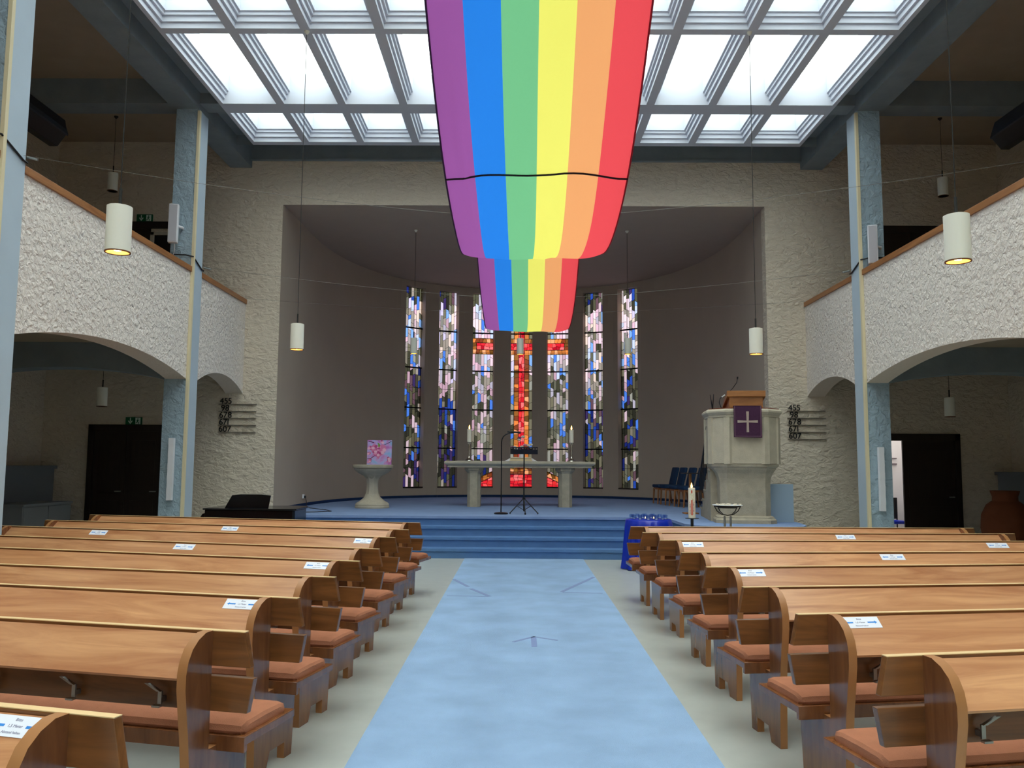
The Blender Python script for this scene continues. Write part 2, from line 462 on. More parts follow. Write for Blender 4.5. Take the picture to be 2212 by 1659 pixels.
# ------------------------------------------------------------------ ceiling: stepped coffers with sky panes
ZS, PX, CW = 7.635, 1.0403, .9054
ceil = struct(obj('ceiling', None, None, (0, 0, 0)))
HX = (PX - CW) / 2
def coffer_mesh(d, fl0, fl1, st0, st1):
    """cell of inner size CW x d; fl0/fl1 flange at near/far; st0/st1 stepped at near/far"""
    q = MB()
    ins = (0, .032, .064, .092); zz = (.0, .085, .165, .215, .52)
    def ring(i, z):
        a, c = (i if st0 else 0), (i if st1 else 0)
        return [(i, a, z), (CW - i, a, z), (CW - i, d - c, z), (i, d - c, z)]
    rings = [ring(0, 0)]
    for k in range(3):
        rings.append(ring(ins[k], zz[k + 1])); rings.append(ring(ins[k + 1], zz[k + 1]))
    rings.append(ring(ins[3], zz[4]))
    for a, c in zip(rings, rings[1:]):
        for i in range(4):
            j = (i + 1) % 4; q.poly([a[i], a[j], c[j], c[i]])
    o = [(-HX, -fl0, 0), (CW + HX, -fl0, 0), (CW + HX, d + fl1, 0), (-HX, d + fl1, 0)]
    for i in range(4):
        j = (i + 1) % 4; q.poly([o[i], o[j], rings[0][j], rings[0][i]])
    top = rings[-1]
    o2 = [(p[0], p[1], zz[4]) for p in o]
    for i in range(4):
        j = (i + 1) % 4; q.poly([o2[i], o2[j], top[j], top[i]])
    g = MB(); g.poly([(p[0], p[1], zz[4] - .004) for p in top])
    return q.mesh('coffer', COFFER, recalc=False), g.mesh('pane', SKYPANE, recalc=False)
PITCH = 5.135
rows = [(13.946, 15.242, .1886, .16, False, True)]
for k in range(4):
    yo = -PITCH * k
    rows.append((11.2624 + yo, 13.569 + yo, .0735, .1886, True, False))
    rows.append((13.946 - PITCH + yo, 11.1155 + yo, .1886, .0735, False, True))
cache = {}
for y0, y1, f0, f1, s0, s1 in rows:
    key = (round(y1 - y0, 3), s0, s1, f0, f1)
    if key not in cache: cache[key] = coffer_mesh(y1 - y0, f0, f1, s0, s1)
    for j in range(10):
        x = -(4.5 * PX + CW / 2) + j * PX
        c = obj('coffer', cache[key][0], ceil, (x, y0, ZS))
        obj('pane', cache[key][1], c)
yn = rows[-1][0] - .1886
b = MB()
XK = 4.5 * PX + CW / 2 + HX
for sg in (-1, 1):
    b.poly([(sg*XK, yn, ZS), (sg*XK, 15.402, ZS), (sg*XK, 15.402, 7.82), (sg*XK, yn, 7.82)])
    b.poly([(sg*XK, yn, 7.82), (sg*XK, 15.402, 7.82), (sg*(XC+.02), 15.402, 7.82), (sg*(XC+.02), yn, 7.82)])
    for k in range(4):
        b.box((min(sg*XK, sg*(XC+.01)), 13.569 - PITCH*k, ZS), (max(sg*XK, sg*(XC+.01)), 13.946 - PITCH*k, 7.83))
b.poly([(-XC, 15.402, ZS), (XC, 15.402, ZS), (XC, 15.402, 8.05), (-XC, 15.402, 8.05)])
b.poly([(-XC, 15.402, 8.05), (XC, 15.402, 8.05), (XC, YW + .1, 8.05), (-XC, YW + .1, 8.05)])
b.box((-XC, YB, ZS), (XC, yn, 8.3))
b.build('ceiling_surround', BLUE_B, ceil, recalc=False)

# ------------------------------------------------------------------ chancel platform and steps
ZP = .66
AC, AA, AB, AN = 18.0, 4.825, 6.4, 2.4
def apse(t):
    c, s = math.cos(t), math.sin(t)
    return (AA * math.copysign(abs(c) ** (2 / AN), c), AC + AB * abs(s) ** (2 / AN))
curve = [apse(math.pi - math.pi * i / 96) for i in range(97)]            # from the piano side round to the pulpit side
outline = [(XAL, YW)] + curve + [(XAR, YW)]
bulge = [(4.6, YW), (4.62, 14.9), (4.58, 14.2), (4.50, 13.62), (4.38, 13.36), (4.10, 13.24), (3.52, 13.22), (2.95, 13.25), (2.72, 13.46), (2.62, 13.80), (2.60, 14.9), (2.58, 15.30)]
YP = 15.36
plat = struct(obj('floor_chancel', None))
b = MB()
b.prism([(p[0], p[1]) for p in outline] + bulge + [(2.58, YP), (-4.86, YP)], .0, ZP - .045, 'z')
b.build('platform_core', STEPC, plat)
b = MB()
top = [(p[0], p[1]) for p in outline] + [(4.6+.02, YW), (4.64, 14.9), (4.60, 14.2), (4.52, 13.60), (4.39, 13.33), (4.10, 13.21), (3.52, 13.19), (2.94, 13.22), (2.70, 13.44), (2.60, 13.79), (2.58, 14.9), (2.56, 15.30), (2.5, YP - .03), (-4.86, YP - .03)]
b.prism(top, ZP - .045, ZP, 'z')
b.build('platform_top', PLATC, plat)
for i, yf in enumerate((14.42, 14.73, 15.05)):
    z = .165 * (i + 1)
    b = MB(); b.box((-4.86, yf + .025, 0), (2.56, YP + .2, z - .045)); b.box((-4.86, yf, z - .045), (2.57, YP + .2, z))
    b.build('step', STEPC, plat)

# ------------------------------------------------------------------ apse wall, ceiling, stained windows
WIN = [((-3.285, 23.16), (-2.79, 23.60)), ((-2.41, 23.855), (-1.865, 24.11)), ((-1.463, 24.243), (-.84, 24.36)), ((-.352, 24.395), (.288, 24.397)),
       ((.706, 24.373), (1.33, 24.276)), ((1.752, 24.155), (2.296, 23.92)), ((2.703, 23.67), (3.208, 23.24))]
ZW0, ZW1 = .95, 6.62
def near_t(p):
    return min(range(97), key=lambda i: (curve[i][0]-p[0])**2 + (curve[i][1]-p[1])**2)
path = []                                                              # polyline with window flags
seq = sorted([(w[0], w[1], k) for k, w in enumerate(WIN)], key=lambda w: w[0][0])
pts = [((XAL, YW), None)]
segs = []
ci = 0
prev = (XAL, YW)
for pL, pR, k in seq:
    while curve[ci][0] < pL[0] - .02:
        segs.append((prev, curve[ci], None)); prev = curve[ci]; ci += 1
    segs.append((prev, pL, None)); segs.append((pL, pR, k)); prev = pR
    while curve[ci][0] < pR[0] + .02: ci += 1
while ci < 97:
    segs.append((prev, curve[ci], None)); prev = curve[ci]; ci += 1
segs.append((prev, (XAR, YW), None))
b = MB(); sk = MB()
RD = .24
for a, c, k in segs:
    d = Vector((c[0]-a[0], c[1]-a[1]))
    if d.length < 1e-6: continue
    n = Vector((-d.y, d.x)).normalized()                               # outward
    def Q(p, z, o=0.0): return (p[0] + n.x * o, p[1] + n.y * o, z)
    if k is None:
        b.poly([Q(a, 0), Q(c, 0), Q(c, ZA + .02), Q(a, ZA + .02)])
    else:
        b.poly([Q(a, 0), Q(c, 0), Q(c, ZW0), Q(a, ZW0)]); b.poly([Q(a, ZW1), Q(c, ZW1), Q(c, ZA + .02), Q(a, ZA + .02)])
        b.poly([Q(a, ZW0), Q(a, ZW0, RD), Q(a, ZW1, RD), Q(a, ZW1)]); b.poly([Q(c, ZW0), Q(c, ZW0, RD), Q(c, ZW1, RD), Q(c, ZW1)])
        b.poly([Q(a, ZW0), Q(c, ZW0), Q(c, ZW0, RD), Q(a, ZW0, RD)]); b.poly([Q(a, ZW1), Q(c, ZW1), Q(c, ZW1, RD), Q(a, ZW1, RD)])
    sk.poly([Q(a, ZP, -.012), Q(c, ZP, -.012), Q(c, ZP + .065, -.012), Q(a, ZP + .065, -.012)])
    sk.poly([Q(a, ZP + .065, -.012), Q(c, ZP + .065, -.012), Q(c, ZP + .065, 0), Q(a, ZP + .065, 0)])
wa = struct(b.build('wall_apse', SMOOTH, recalc=False))
struct(sk.build('baseboard_apse', SKIRT, recalc=False))
b = MB(); b.prism([(XAL - .1, YW + .02)] + [(p[0] * 1.02, p[1]) for p in curve] + [(XAR + .1, YW + .02)], ZA + .002, ZA + .2, 'z'); struct(b.build('ceiling_apse', APSE_CEIL))

GM = {}
def gmat(c):
    if c not in GM:
        GM[c] = clear_glass('stained_glass_%d' % len(GM), tuple(math.sqrt(v * .5) for v in lin(c)))
    return GM[c]
LIGHT = [(236, 204, 216), (222, 182, 200), (206, 196, 230), (196, 208, 244), (228, 206, 194), (168, 156, 156), (132, 130, 124), (126, 170, 238), (154, 144, 134), (240, 214, 220)]
MID = [(154, 144, 134), (124, 118, 104), (190, 154, 170), (98, 98, 84), (74, 124, 218), (176, 170, 186), (114, 110, 90), (64, 64, 50), (206, 180, 190), (150, 150, 140)]
DARK = [(26, 38, 104), (38, 70, 160), (56, 56, 44), (80, 80, 62), (42, 42, 34), (98, 72, 82), (58, 44, 92), (88, 84, 66), (48, 48, 40), (66, 62, 52), (36, 36, 30)]
RED = [(240, 40, 52), (250, 84, 84), (214, 22, 42), (255, 116, 116), (180, 12, 34), (236, 52, 52)]
ORANGE = [(236, 134, 64), (192, 112, 52), (152, 92, 38), (112, 70, 28), (246, 164, 114), (130, 60, 30)]
BEAD_G = [(255, 255, 246), (226, 236, 118), (120, 190, 62), (250, 250, 200), (70, 110, 40)]
BEAD_V = [(255, 255, 255), (236, 230, 255), (120, 96, 220), (70, 40, 150), (250, 244, 255)]
def clip(poly, a, c, d):
    """keep a*u + c*v >= d"""
    out = []
    for i, p in enumerate(poly):
        q = poly[(i + 1) % len(poly)]
        fp, fq = a*p[0] + c*p[1] - d, a*q[0] + c*q[1] - d
        if fp >= 0: out.append(p)
        if (fp > 0 > fq) or (fp < 0 < fq):
            t = fp / (fp - fq); out.append((p[0] + (q[0]-p[0])*t, p[1] + (q[1]-p[1])*t))
    return out
def area(p):
    return abs(sum(p[i][0]*p[(i+1) % len(p)][1] - p[(i+1) % len(p)][0]*p[i][1] for i in range(len(p)))) / 2
def columns(u0, u1, v0, v1, n, pick):
    res = []
    w = (u1 - u0) / n
    for c in range(n):
        a, e = u0 + c*w, u0 + (c+1)*w
        vl = vr = v0
        while min(vl, vr) < v1 - .02:
            h = random.choice((.13, .18, .22, .26, .30, .36)) * random.uniform(.85, 1.15)
            s = random.choice((0, .045, -.045, .06, -.06, .03)) if c % 2 else random.choice((0, -.045, .045, -.06, .05))
            nl, nr = max(vl, vr) * 0 + (vl + vr) / 2 + h - s / 2, (vl + vr) / 2 + h + s / 2
            if (nl + nr) / 2 > v1 - .09: nl = nr = v1
            res.append(([(a, vl), (e, vr), (e, nr), (a, nl)], pick((vl + nr) / 2)))
            vl, vr = nl, nr
    return res
def jitter(u0, u1, v0, v1, nx, nv, pal):
    g = [[(u0 + (u1-u0)*i/nx + (random.uniform(-.3, .3)*(u1-u0)/nx if 0 < i < nx else 0), v0 + (v1-v0)*j/nv + (random.uniform(-.3, .3)*(v1-v0)/nv if 0 < j < nv else 0)) for i in range(nx+1)] for j in range(nv+1)]
    res = []
    for j in range(nv):
        for i in range(nx):
            q = [g[j][i], g[j][i+1], g[j+1][i+1], g[j+1][i]]
            res.append((q, random.choice(pal)))
    return res
def beads(p, q, w, pal, step=.036):
    d = Vector((q[0]-p[0], q[1]-p[1])); L = d.length; d.normalize(); nn = Vector((-d.y, d.x)) * w / 2
    res = []; k = max(1, int(L / step))
    for i in range(k):
        a = Vector(p) + d * (L*i/k + .004); e = Vector(p) + d * (L*(i+1)/k - .004)
        res.append(([(a.x-nn.x, a.y-nn.y), (e.x-nn.x, e.y-nn.y), (e.x+nn.x, e.y+nn.y), (a.x+nn.x, a.y+nn.y)], random.choice(pal)))
    return res
HV = ZW1 - ZW0
for k, (pL, pR) in enumerate(WIN):
    ex = Vector((pR[0]-pL[0], pR[1]-pL[1])); wd = ex.length
    win = struct(obj('window_%d' % (k + 1), None, None, ((pL[0]+pR[0])/2, (pL[1]+pR[1])/2, ZW0), math.atan2(ex.y, ex.x)))
    hw = wd / 2 - .005
    side = abs(k - 3)
    lo, hi = {3: (.58, .66), 2: (.44, .52), 1: (.12, .34), 0: (.05, .2)}[side]
    def pick(v, lo=lo, hi=hi, side=side):
        t = v / HV + random.uniform(-.05, .05)
        if t > .94: return random.choice(DARK)  # dark glass at the head paints the reveal's shadow
        if t < lo: return random.choice(DARK if random.random() < .75 else MID)
        if t < hi or (side < 2 and t < .58): return random.choice(MID)
        return random.choice(LIGHT if random.random() < .74 else MID)
    panes, bd = [], []
    if side >= 2:
        panes = columns(-hw, hw, 0, HV, 7, pick)
    elif side == 1:
        sgn = 1 if k == 2 else -1                                       # +1: cross lies to the right
        a0, a1 = 4.832 - ZW0, 5.305 - ZW0
        panes = columns(-hw, hw, a1 + .0, HV, 7, pick)
        low = columns(-hw, hw, 0, a0, 7, pick)
        # mound line rising towards the middle window
        sl = .47 * sgn; base = .30
        keep = []
        for p, c in low:
            q = clip(p, -sl, 1, base)
            if len(q) > 2 and area(q) > 2e-4: keep.append((q, c))
        panes += keep
        for p, c in jitter(-hw, hw, -.1, .62, 5, 6, ORANGE):
            q = clip(clip(clip(p, sl, -1, -base), -sl, 1, base - .16), 0, 1, 0)
            if len(q) > 2 and area(q) > 2e-4: panes.append((q, c))
        for p, c in jitter(-hw, hw, -.02, .5, 5, 5, RED):
            q = clip(clip(p, sl, -1, -(base - .16)), 0, 1, 0)
            if len(q) > 2 and area(q) > 2e-4: panes.append((q, c))
        bd += [x for x in beads((-hw, base - sl*hw - .02), (hw, base + sl*hw - .02), .03, BEAD_G) if x[0][0][1] > .01]
        bd += [x for x in beads((-hw, base - sl*hw - .16), (hw, base + sl*hw - .16), .03, BEAD_V) if x[0][0][1] > .01]
        # arm of the cross
        ue = -sgn * hw                                                  # closed end of the arm
        u0, u1 = min(ue, sgn * hw), max(ue, sgn * hw)
        panes += jitter(u0, u1, a0, a0 + .135, 6, 1, ORANGE) + jitter(u0, u1, a1 - .135, a1, 6, 1, ORANGE)
        e0 = ue + sgn * .13
        panes += jitter(min(ue, e0), max(ue, e0), a0 + .135, a1 - .135, 1, 2, ORANGE)
        panes += jitter(min(e0, sgn*hw), max(e0, sgn*hw), a0 + .135, a1 - .135, 4, 2, RED)
        bd += beads((u0, a0 + .012), (u1, a0 + .012), .026, BEAD_G) + beads((u0, a1 - .012), (u1, a1 - .012), .026, BEAD_G)
        bd += beads((ue + sgn*.014, a0), (ue + sgn*.014, a1), .026, BEAD_G)
        bd += beads((e0, a0 + .135), (sgn*hw, a0 + .135), .026, BEAD_V) + beads((e0, a1 - .135), (sgn*hw, a1 - .135), .026, BEAD_V)
        bd += beads((e0, a0 + .135), (e0, a1 - .135), .026, BEAD_V)
    else:
        m0 = .54
        a0, a1 = 4.832 - ZW0, 5.305 - ZW0
        ou, iu = .22, .085
        for sg in (-1, 1):
            x0, x1 = sorted((sg*hw, sg*ou))
            panes += columns(x0, x1, m0, a0, 1, pick) + columns(x0, x1, a1, HV, 1, pick)
            y0, y1 = sorted((sg*ou, sg*iu))
            panes += jitter(y0, y1, m0, a0, 1, 24, ORANGE) + jitter(y0, y1, a1, HV - .1, 1, 10, ORANGE)
            panes += jitter(x0, x1, a0, a0 + .135, 2, 1, ORANGE) + jitter(x0, x1, a1 - .135, a1, 2, 1, ORANGE)
            panes += jitter(y0, y1, a0, a0 + .135, 1, 1, ORANGE) + jitter(y0, y1, a1 - .135, a1, 1, 1, ORANGE)
            panes += jitter(min(sg*hw, sg*iu), max(sg*hw, sg*iu), a0 + .135, a1 - .135, 3, 2, RED)
            bd += beads((sg*ou, m0), (sg*ou, a0), .026, BEAD_G) + beads((sg*iu, m0), (sg*iu, a0 + .12), .026, BEAD_V) + beads((sg*iu, a1 - .12), (sg*iu, HV - .1), .026, BEAD_V)
            bd += beads((sg*ou, a1), (sg*ou, HV - .1), .026, BEAD_G)
            bd += beads((sg*iu, a0 + .135), (sg*hw, a0 + .135), .026, BEAD_V) + beads((sg*iu, a1 - .135), (sg*hw, a1 - .135), .026, BEAD_V)
            bd += beads((sg*ou, a0), (sg*hw, a0), .026, BEAD_G) + beads((sg*ou, a1), (sg*hw, a1), .026, BEAD_G)
        panes += jitter(-iu, iu, m0, HV - .1, 2, 34, RED) + columns(-ou, ou, HV - .1, HV, 3, pick)
        panes += jitter(-hw, hw, 0, .36, 5, 4, RED) + jitter(-hw, hw, .36, m0, 6, 2, ORANGE)
        bd += beads((-hw, .365), (hw, .365), .03, BEAD_V) + beads((-hw, m0 - .02), (hw, m0 - .02), .034, BEAD_G)
    lead = MB()
    for p, c in panes:
        if area(p) < 2e-4: continue
        q = MB(); q.prism(p, .176, .182, 'y'); q.build('glass_pane', gmat(c), win)
        for i in range(len(p)):
            s_ = strip(p[i], p[(i+1) % len(p)], .009) if (Vector(p[i]) - Vector(p[(i+1) % len(p)])).length > 1e-4 else None
            if s_: lead.poly([(x, .172, z) for x, z in s_])
    lead.build('lead_came', LEAD, win, recalc=False)['kind'] = 'stuff'
    if bd:
        q = MB(); pal = sorted({c for _, c in bd})
        bk = MB()
        for p, c in bd:
            q.prism(p, .158, .164, 'y', pal.index(c))
            cu = sum(x for x, _ in p) / 4; cv = sum(z for _, z in p) / 4
        q.build('bead_border', [gmat(c) for c in pal], win)['kind'] = 'stuff'
    for zb in (2.05, 3.18, 4.32, 5.45):
        q = MB(); q.box((-hw, .13, zb - ZW0 - .018), (hw, .17, zb - ZW0 + .018)); q.build('saddle_bar', LEAD, win)
    for zb in (1.5, 2.62, 3.75, 4.88):
        q = MB(); q.tube([(-hw, .16, zb - ZW0), (hw, .16, zb - ZW0)], .005, 6); q.build('stay_bar', LEAD, win)
    q = MB(); q.box((-hw, -.015, -.02), (hw, .2, .012)); q.build('window_sill', SILL, win)

# ------------------------------------------------------------------ pews
PROF = [(0, .888), (-.05, .888), (-.10, .868), (-.14, .836), (-.166, .792), (-.178, .742), (-.178, .68), (-.166, .60), (-.146, .48), (-.132, .36), (-.12, .0),
        (.0, .0), (.035, .085), (.19, .085), (.19, 0), (.27, 0), (.30, .40), (.0, .40)]
def make_pew(s, L):
    root = obj('pew', None)
    X = lambda x: s * x
    def pr(pts, a, c, name, mat, bevel=.0):
        q = MB(); q.prism(pts, X(a), X(c), 'x'); return q.build(name, mat, root, bevel=bevel)
    for a in (.15, L - .19):
        q = MB(); q.prism(PROF, X(a), X(a + .042), 'x', 1, 0); q.build('standard', [W_DARK, W_EDGE], root, smooth=True)
    # back boards with raked ends
    for name, z0, z1, x0, x1 in (('upper_back_board', .741, .886, -.032, 0.0), ('lower_back_board', .556, .700, -.022, -.048)):
        q = MB(); q.prism([(X(x0), z0), (X(L - x0), z0), (X(L - x1), z1), (X(x1), z1)], 0.0, .034, 'y'); q.build(name, W_BOARD, root, bevel=.004)
    q = MB(); q.box((X(-.0) if s > 0 else X(L), .0005, .8855), (X(L) if s > 0 else X(0), .0335, .8885)); q.build('top_edge', W_TOP, root)
    # sloping book rest between the standards
    q = MB(); q.prism([(-.004, .874), (-.170, .733), (-.176, .728), (-.172, .718), (-.160, .722), (.0, .858)], X(.193), X(L - .19), 'x'); q.build('book_rest', W_LIGHT, root)
    # seat, rear rail, cushion
    q = MB(); q.box((min(X(.02), X(L-.02)), .06, .405), (max(X(.02), X(L-.02)), .50, .44)); q.box((min(X(.02), X(L-.02)), .06, .375), (max(X(.02), X(L-.02)), .085, .405)); q.build('seat', W_DARK, root, bevel=.003)
    q = MB(); n = 10
    x0, x1 = .045, L - .045
    nx = 24
    rows_ = []
    for yy, zz in ((.085, .44), (.075, .455), (.085, .478), (.13, .490), (.28, .494), (.42, .490), (.468, .478), (.478, .455), (.468, .44)):
        rows_.append((yy, zz))
    vsn = len(q.v)
    xs = [x0, x0 + .012, x0 + .05] + [x0 + .05 + (x1 - x0 - .1) * i / nx for i in range(1, nx)] + [x1 - .05, x1 - .012, x1]
    for i, x in enumerate(xs):
        e = min(i, len(xs) - 1 - i)
        sh = {0: (.03, .6), 1: (.01, .85)}.get(e, (0, 1))
        for yy, zz in rows_:
            y2 = .28 + (yy - .28) * (1 - sh[0] / .2); z2 = .44 + (zz - .44) * sh[1]
            q.v.append((X(x), y2, z2))
    m = len(rows_)
    for i in range(len(xs) - 1):
        for j in range(m - 1):
            q.f.append((vsn + i*m + j, vsn + (i+1)*m + j, vsn + (i+1)*m + j+1, vsn + i*m + j+1)); q.m.append(0)
        q.f.append((vsn + i*m, vsn + i*m + m-1, vsn + (i+1)*m + m-1, vsn + (i+1)*m)); q.m.append(0)
    q.f.append(tuple(vsn + j for j in range(m))); q.m.append(0)
    q.f.append(tuple(vsn + (len(xs)-1)*m + j for j in reversed(range(m)))); q.m.append(0)
    q.build('seat_cushion', CUSH, root, smooth=True)
    # bent steel hooks behind the lower back board
    q = MB()
    w = .009
    P = [(.06, -.045, .662), (.0, -.034, .632), (.0, -.03, .578), (.028, -.03, .572)]
    for a, c in zip(P, P[1:]):
        if abs(c[2] - a[2]) > .01: q.prism([(X(a[0]-w), a[2]), (X(a[0]+w), a[2]), (X(c[0]+w), c[2]), (X(c[0]-w), c[2])], min(a[1], c[1]) - .002, max(a[1], c[1]) + .002, 'y')
        else: q.box((min(X(a[0]-w), X(c[0])), -.05, .566), (max(X(a[0]-w), X(c[0])), -.028, .574))
    q.box((min(X(-w), X(w)), -.032, .585), (max(X(-w), X(w)), .002, .605))
    hm = q.mesh('coat_hook', METAL)
    x = .37
    while x < L - .3:
        h = obj('coat_hook', hm, root, (X(x), 0, 0)); x += .43
    return root
ORD = ['first', 'second', 'third', 'fourth', 'fifth', 'sixth', 'seventh', 'eighth', 'ninth']
LP = [(-1.224, 2.405, 14.5), (-1.248, 3.600, 13.0), (-1.263, 4.495, 13.0), (-1.249, 5.323, 12.5), (-1.265, 6.193, 14.2), (-1.269, 7.089, 14.8), (-1.296, 8.188, 14.0), (-1.294, 9.157, 13.6), (-1.296, 10.226, 13.6)]
RP = [(1.297, 3.252, 11.0), (1.258, 4.138, 9.4), (1.235, 5.037, 8.0), (1.236, 6.007, 8.0), (1.249, 6.991, 5.6), (1.258, 8.120, 3.2), (1.227, 9.021, 3.0), (1.215, 9.876, 2.2)]
PEW = {}
protoL, protoR, protoS = make_pew(-1, 4.71), make_pew(1, 4.07), make_pew(-1, 4.2)
for side, lst, proto, s in (('piano', LP, protoL, -1), ('pulpit', RP, protoR, 1)):
    for i, (x, y, a) in enumerate(lst):
        if side == 'piano' and i in (0, 5): o = protoS if i == 0 else copy_tree(protoS)
        elif (side, i) in (('piano', 1), ('pulpit', 0)): o = proto
        else: o = copy_tree(proto)
        o.location = (x, y, 0); o.rotation_euler = (0, 0, math.radians(a) * s)
        row = len(lst) - i
        tag(o, 'long wooden pew with rust cushion, %s row from the chancel steps on the %s side' % (ORD[row - 1], side), 'pew', 'rows of wooden pews')
        PEW[(side, i)] = o
# distance notices on the book rests
def sticker(side, i, x0, label, partial=None):
    s = -1 if side == 'piano' else 1
    pw = PEW[(side, i)]
    root = obj('distance_notice', None)
    tag(root, label, 'notice', 'distance notices on the pews')
    q = MB(); q.box((0, 0, 0), (.205, .066, .0012)); q.build('sheet', PAPER, root)
    for sg in (-1, 1):
        q = MB(); cx = .1025 + sg * .062
        pts = [(cx - sg*.024, .029), (cx + sg*.013, .029), (cx + sg*.013, .024), (cx + sg*.026, .033), (cx + sg*.013, .042), (cx + sg*.013, .037), (cx - sg*.024, .037)]
        q.prism(pts, .0012, .0018, 'z'); q.build('arrow', ARROW, root)
    for body, yy, sz in (('Bitte', .049, .013), ('1,5 Meter', .029, .013), ('Abstand halten', .010, .011)):
        obj('printed_line', TXT[body], root, (.1025, yy, .0014))
    # book-rest plane: (y,z) from (-.004,.874) to (-.170,.733)
    d = Vector((0, .166, .141)).normalized(); n = Vector((0, -.141, .166)).normalized()
    start = Vector((s * (x0 if s > 0 else x0 + .205), -.004, .874)) - d * .072 + n * .0006
    R = Matrix(((1, 0, 0), tuple(d), tuple(n))).transposed().to_4x4()
    R.translation = start
    root.matrix_world = (Matrix.Translation(pw.location) @ Matrix.Rotation(pw.rotation_euler.z, 4, 'Z')) @ R
    return root
TXT = {b_: text_mesh(b_, s_, INK, .0006, 'CENTER') for b_, s_ in (('Bitte', .013), ('1,5 Meter', .013), ('Abstand halten', .011))}
nl = 'white notice with blue arrows, '
for side, i, x0, wh in (('piano', 0, .198, 'beside the aisle, rearmost pew, piano side'), ('piano', 2, .20, 'beside the aisle, seventh pew from the steps, piano side'),
        ('piano', 4, .205, 'beside the aisle, fifth pew from the steps, piano side'), ('piano', 6, .20, 'beside the aisle, third pew from the steps, piano side'),
        ('piano', 5, 1.755, 'mid pew, fourth row from the steps, piano side'), ('piano', 7, 2.045, 'mid pew, second row from the steps, piano side'),
        ('piano', 6, 3.255, 'far outer end, third pew from the steps, piano side'),
        ('pulpit', 1, .198, 'beside the aisle, seventh pew from the steps, pulpit side'), ('pulpit', 3, .205, 'beside the aisle, fifth pew from the steps, pulpit side'),
        ('pulpit', 5, .205, 'beside the aisle, third pew from the steps, pulpit side'), ('pulpit', 4, 1.69, 'mid pew, fourth row from the steps, pulpit side'),
        ('pulpit', 6, 2.08, 'mid pew, second row from the steps, pulpit side'), ('pulpit', 5, 3.2, 'far outer end, third pew from the steps, pulpit side')):
    sticker(side, i, x0, nl + wh)

# ------------------------------------------------------------------ rainbow banner over three cables
STR = [('violet_stripe', (158, 86, 158)), ('blue_stripe', (44, 130, 230)), ('green_stripe', (122, 194, 140)), ('yellow_stripe', (250, 238, 112)), ('orange_stripe', (250, 168, 110)), ('red_stripe', (244, 80, 88))]
BW = 1.15
def swag(y):
    if y < 8.65:
        t = (y - 6.08) / 2.575; return 3.215 + 1.035 * t * t
    t = (y - 11.2) / 2.55; return 3.43 + (.82 if t < 0 else 1.02) * t * t
banner = thing('rainbow_banner', 'long rainbow striped cloth banner draped in swags over the nave cables', 'banner')
ys = [2.9 + .10 * i for i in range(110)]
ys = [y for y in ys if y <= 13.77]
def bpoint(y, t):                                                     # t 0..1 across
    w = .012 * math.sin(9 * t + 2.1 * y) * math.sin(1.7 * y + 4 * t)
    edge = .05 * (abs(2 * t - 1) ** 6)
    fold = .016 * math.exp(-((t - .58) / .03) ** 2) * math.exp(-((y - 6.3) / 1.0) ** 2) + .02 * math.exp(-((t - .10 - .02 * (y - 4)) / .02) ** 2) * math.exp(-((y - 4.9) / .7) ** 2)
    return (-BW / 2 + BW * t + .01 * math.sin(1.3 * y), y, swag(y) + w - fold + edge)
for k, (nm, c) in enumerate(STR):
    q = MB(); n = 6; base = 0
    for y in ys:
        for j in range(n + 1): q.v.append(bpoint(y, (k + j / n) / 6))
    for i in range(len(ys) - 1):
        for j in range(n):
            a = i * (n + 1) + j
            q.f.append((a, a + 1, a + n + 2, a + n + 1)); q.m.append(0)
    q.build(nm, cloth_thin(nm + '_cloth', c), banner, smooth='all', recalc=False)
q = MB(); q.tube([Vector(bpoint(5.02 + .12 * (abs(2*t/20 - 1) ** 4), t / 20)) + Vector((0, -.006, -.008 + .0)) for t in range(21)], .006, 6)
q.build('cord', plain('black_cord', (30, 16, 30), .7), banner)
for s_ in (0, 1):
    q = MB(); q.tube([Vector(bpoint(y, s_)) for y in ys], .006, 6); q.build('hem', plain('banner_hem_%d' % s_, (60, 26, 66) if s_ == 0 else (150, 16, 34), .8), banner)

# cables
WIRE = plain('steel_wire', (110, 106, 100), .5, .4, .4)
def cable(y, zc, zs, wh, y_end=None):
    t = thing('steel_cable', 'thin steel cable slung across the nave %s' % wh, 'cable')
    q = MB(); q.tube([(XC * (-1 + 2 * i / 40), y, zc + (zs - zc) * (abs(-1 + 2 * i / 40)) ** 1.4) for i in range(41)], .0022, 5); q.build('wire', WIRE, t)
    for sg in (-1, 1):
        q = MB(); q.tube([(sg * (XC - .04), y, zs - .02), (sg * (XC - .16), y, zs - .05)], .014, 8); q.build('tensioner', METAL, t)
        q = MB(); q.tube([(sg * (XC + .40), y - .44, zs + .1), (sg * (XC + .1), y - .45, zs + .09), (sg * (XC - .014), y - .42, zs + .07), (sg * (XC - .012), y - .02, zs - .06), (sg * (XC - .014), y + .05, zs - .065)], .012, 8)
        q.build('strap', BLACK, t)
cable(8.80, 4.245, 4.92, 'at the middle pillars')
cable(13.95, 4.39, 4.92, 'at the pillars nearest the chancel wall')
t = thing('steel_cable', 'thin steel cable slung across the nave before the chancel wall', 'cable')
q = MB(); q.tube([(XC * (-1 + 2 * i / 40), 16.25, 4.55 + .28 * (abs(-1 + 2 * i / 40)) ** 1.4) for i in range(41)], .0022, 5); q.build('wire', WIRE, t)

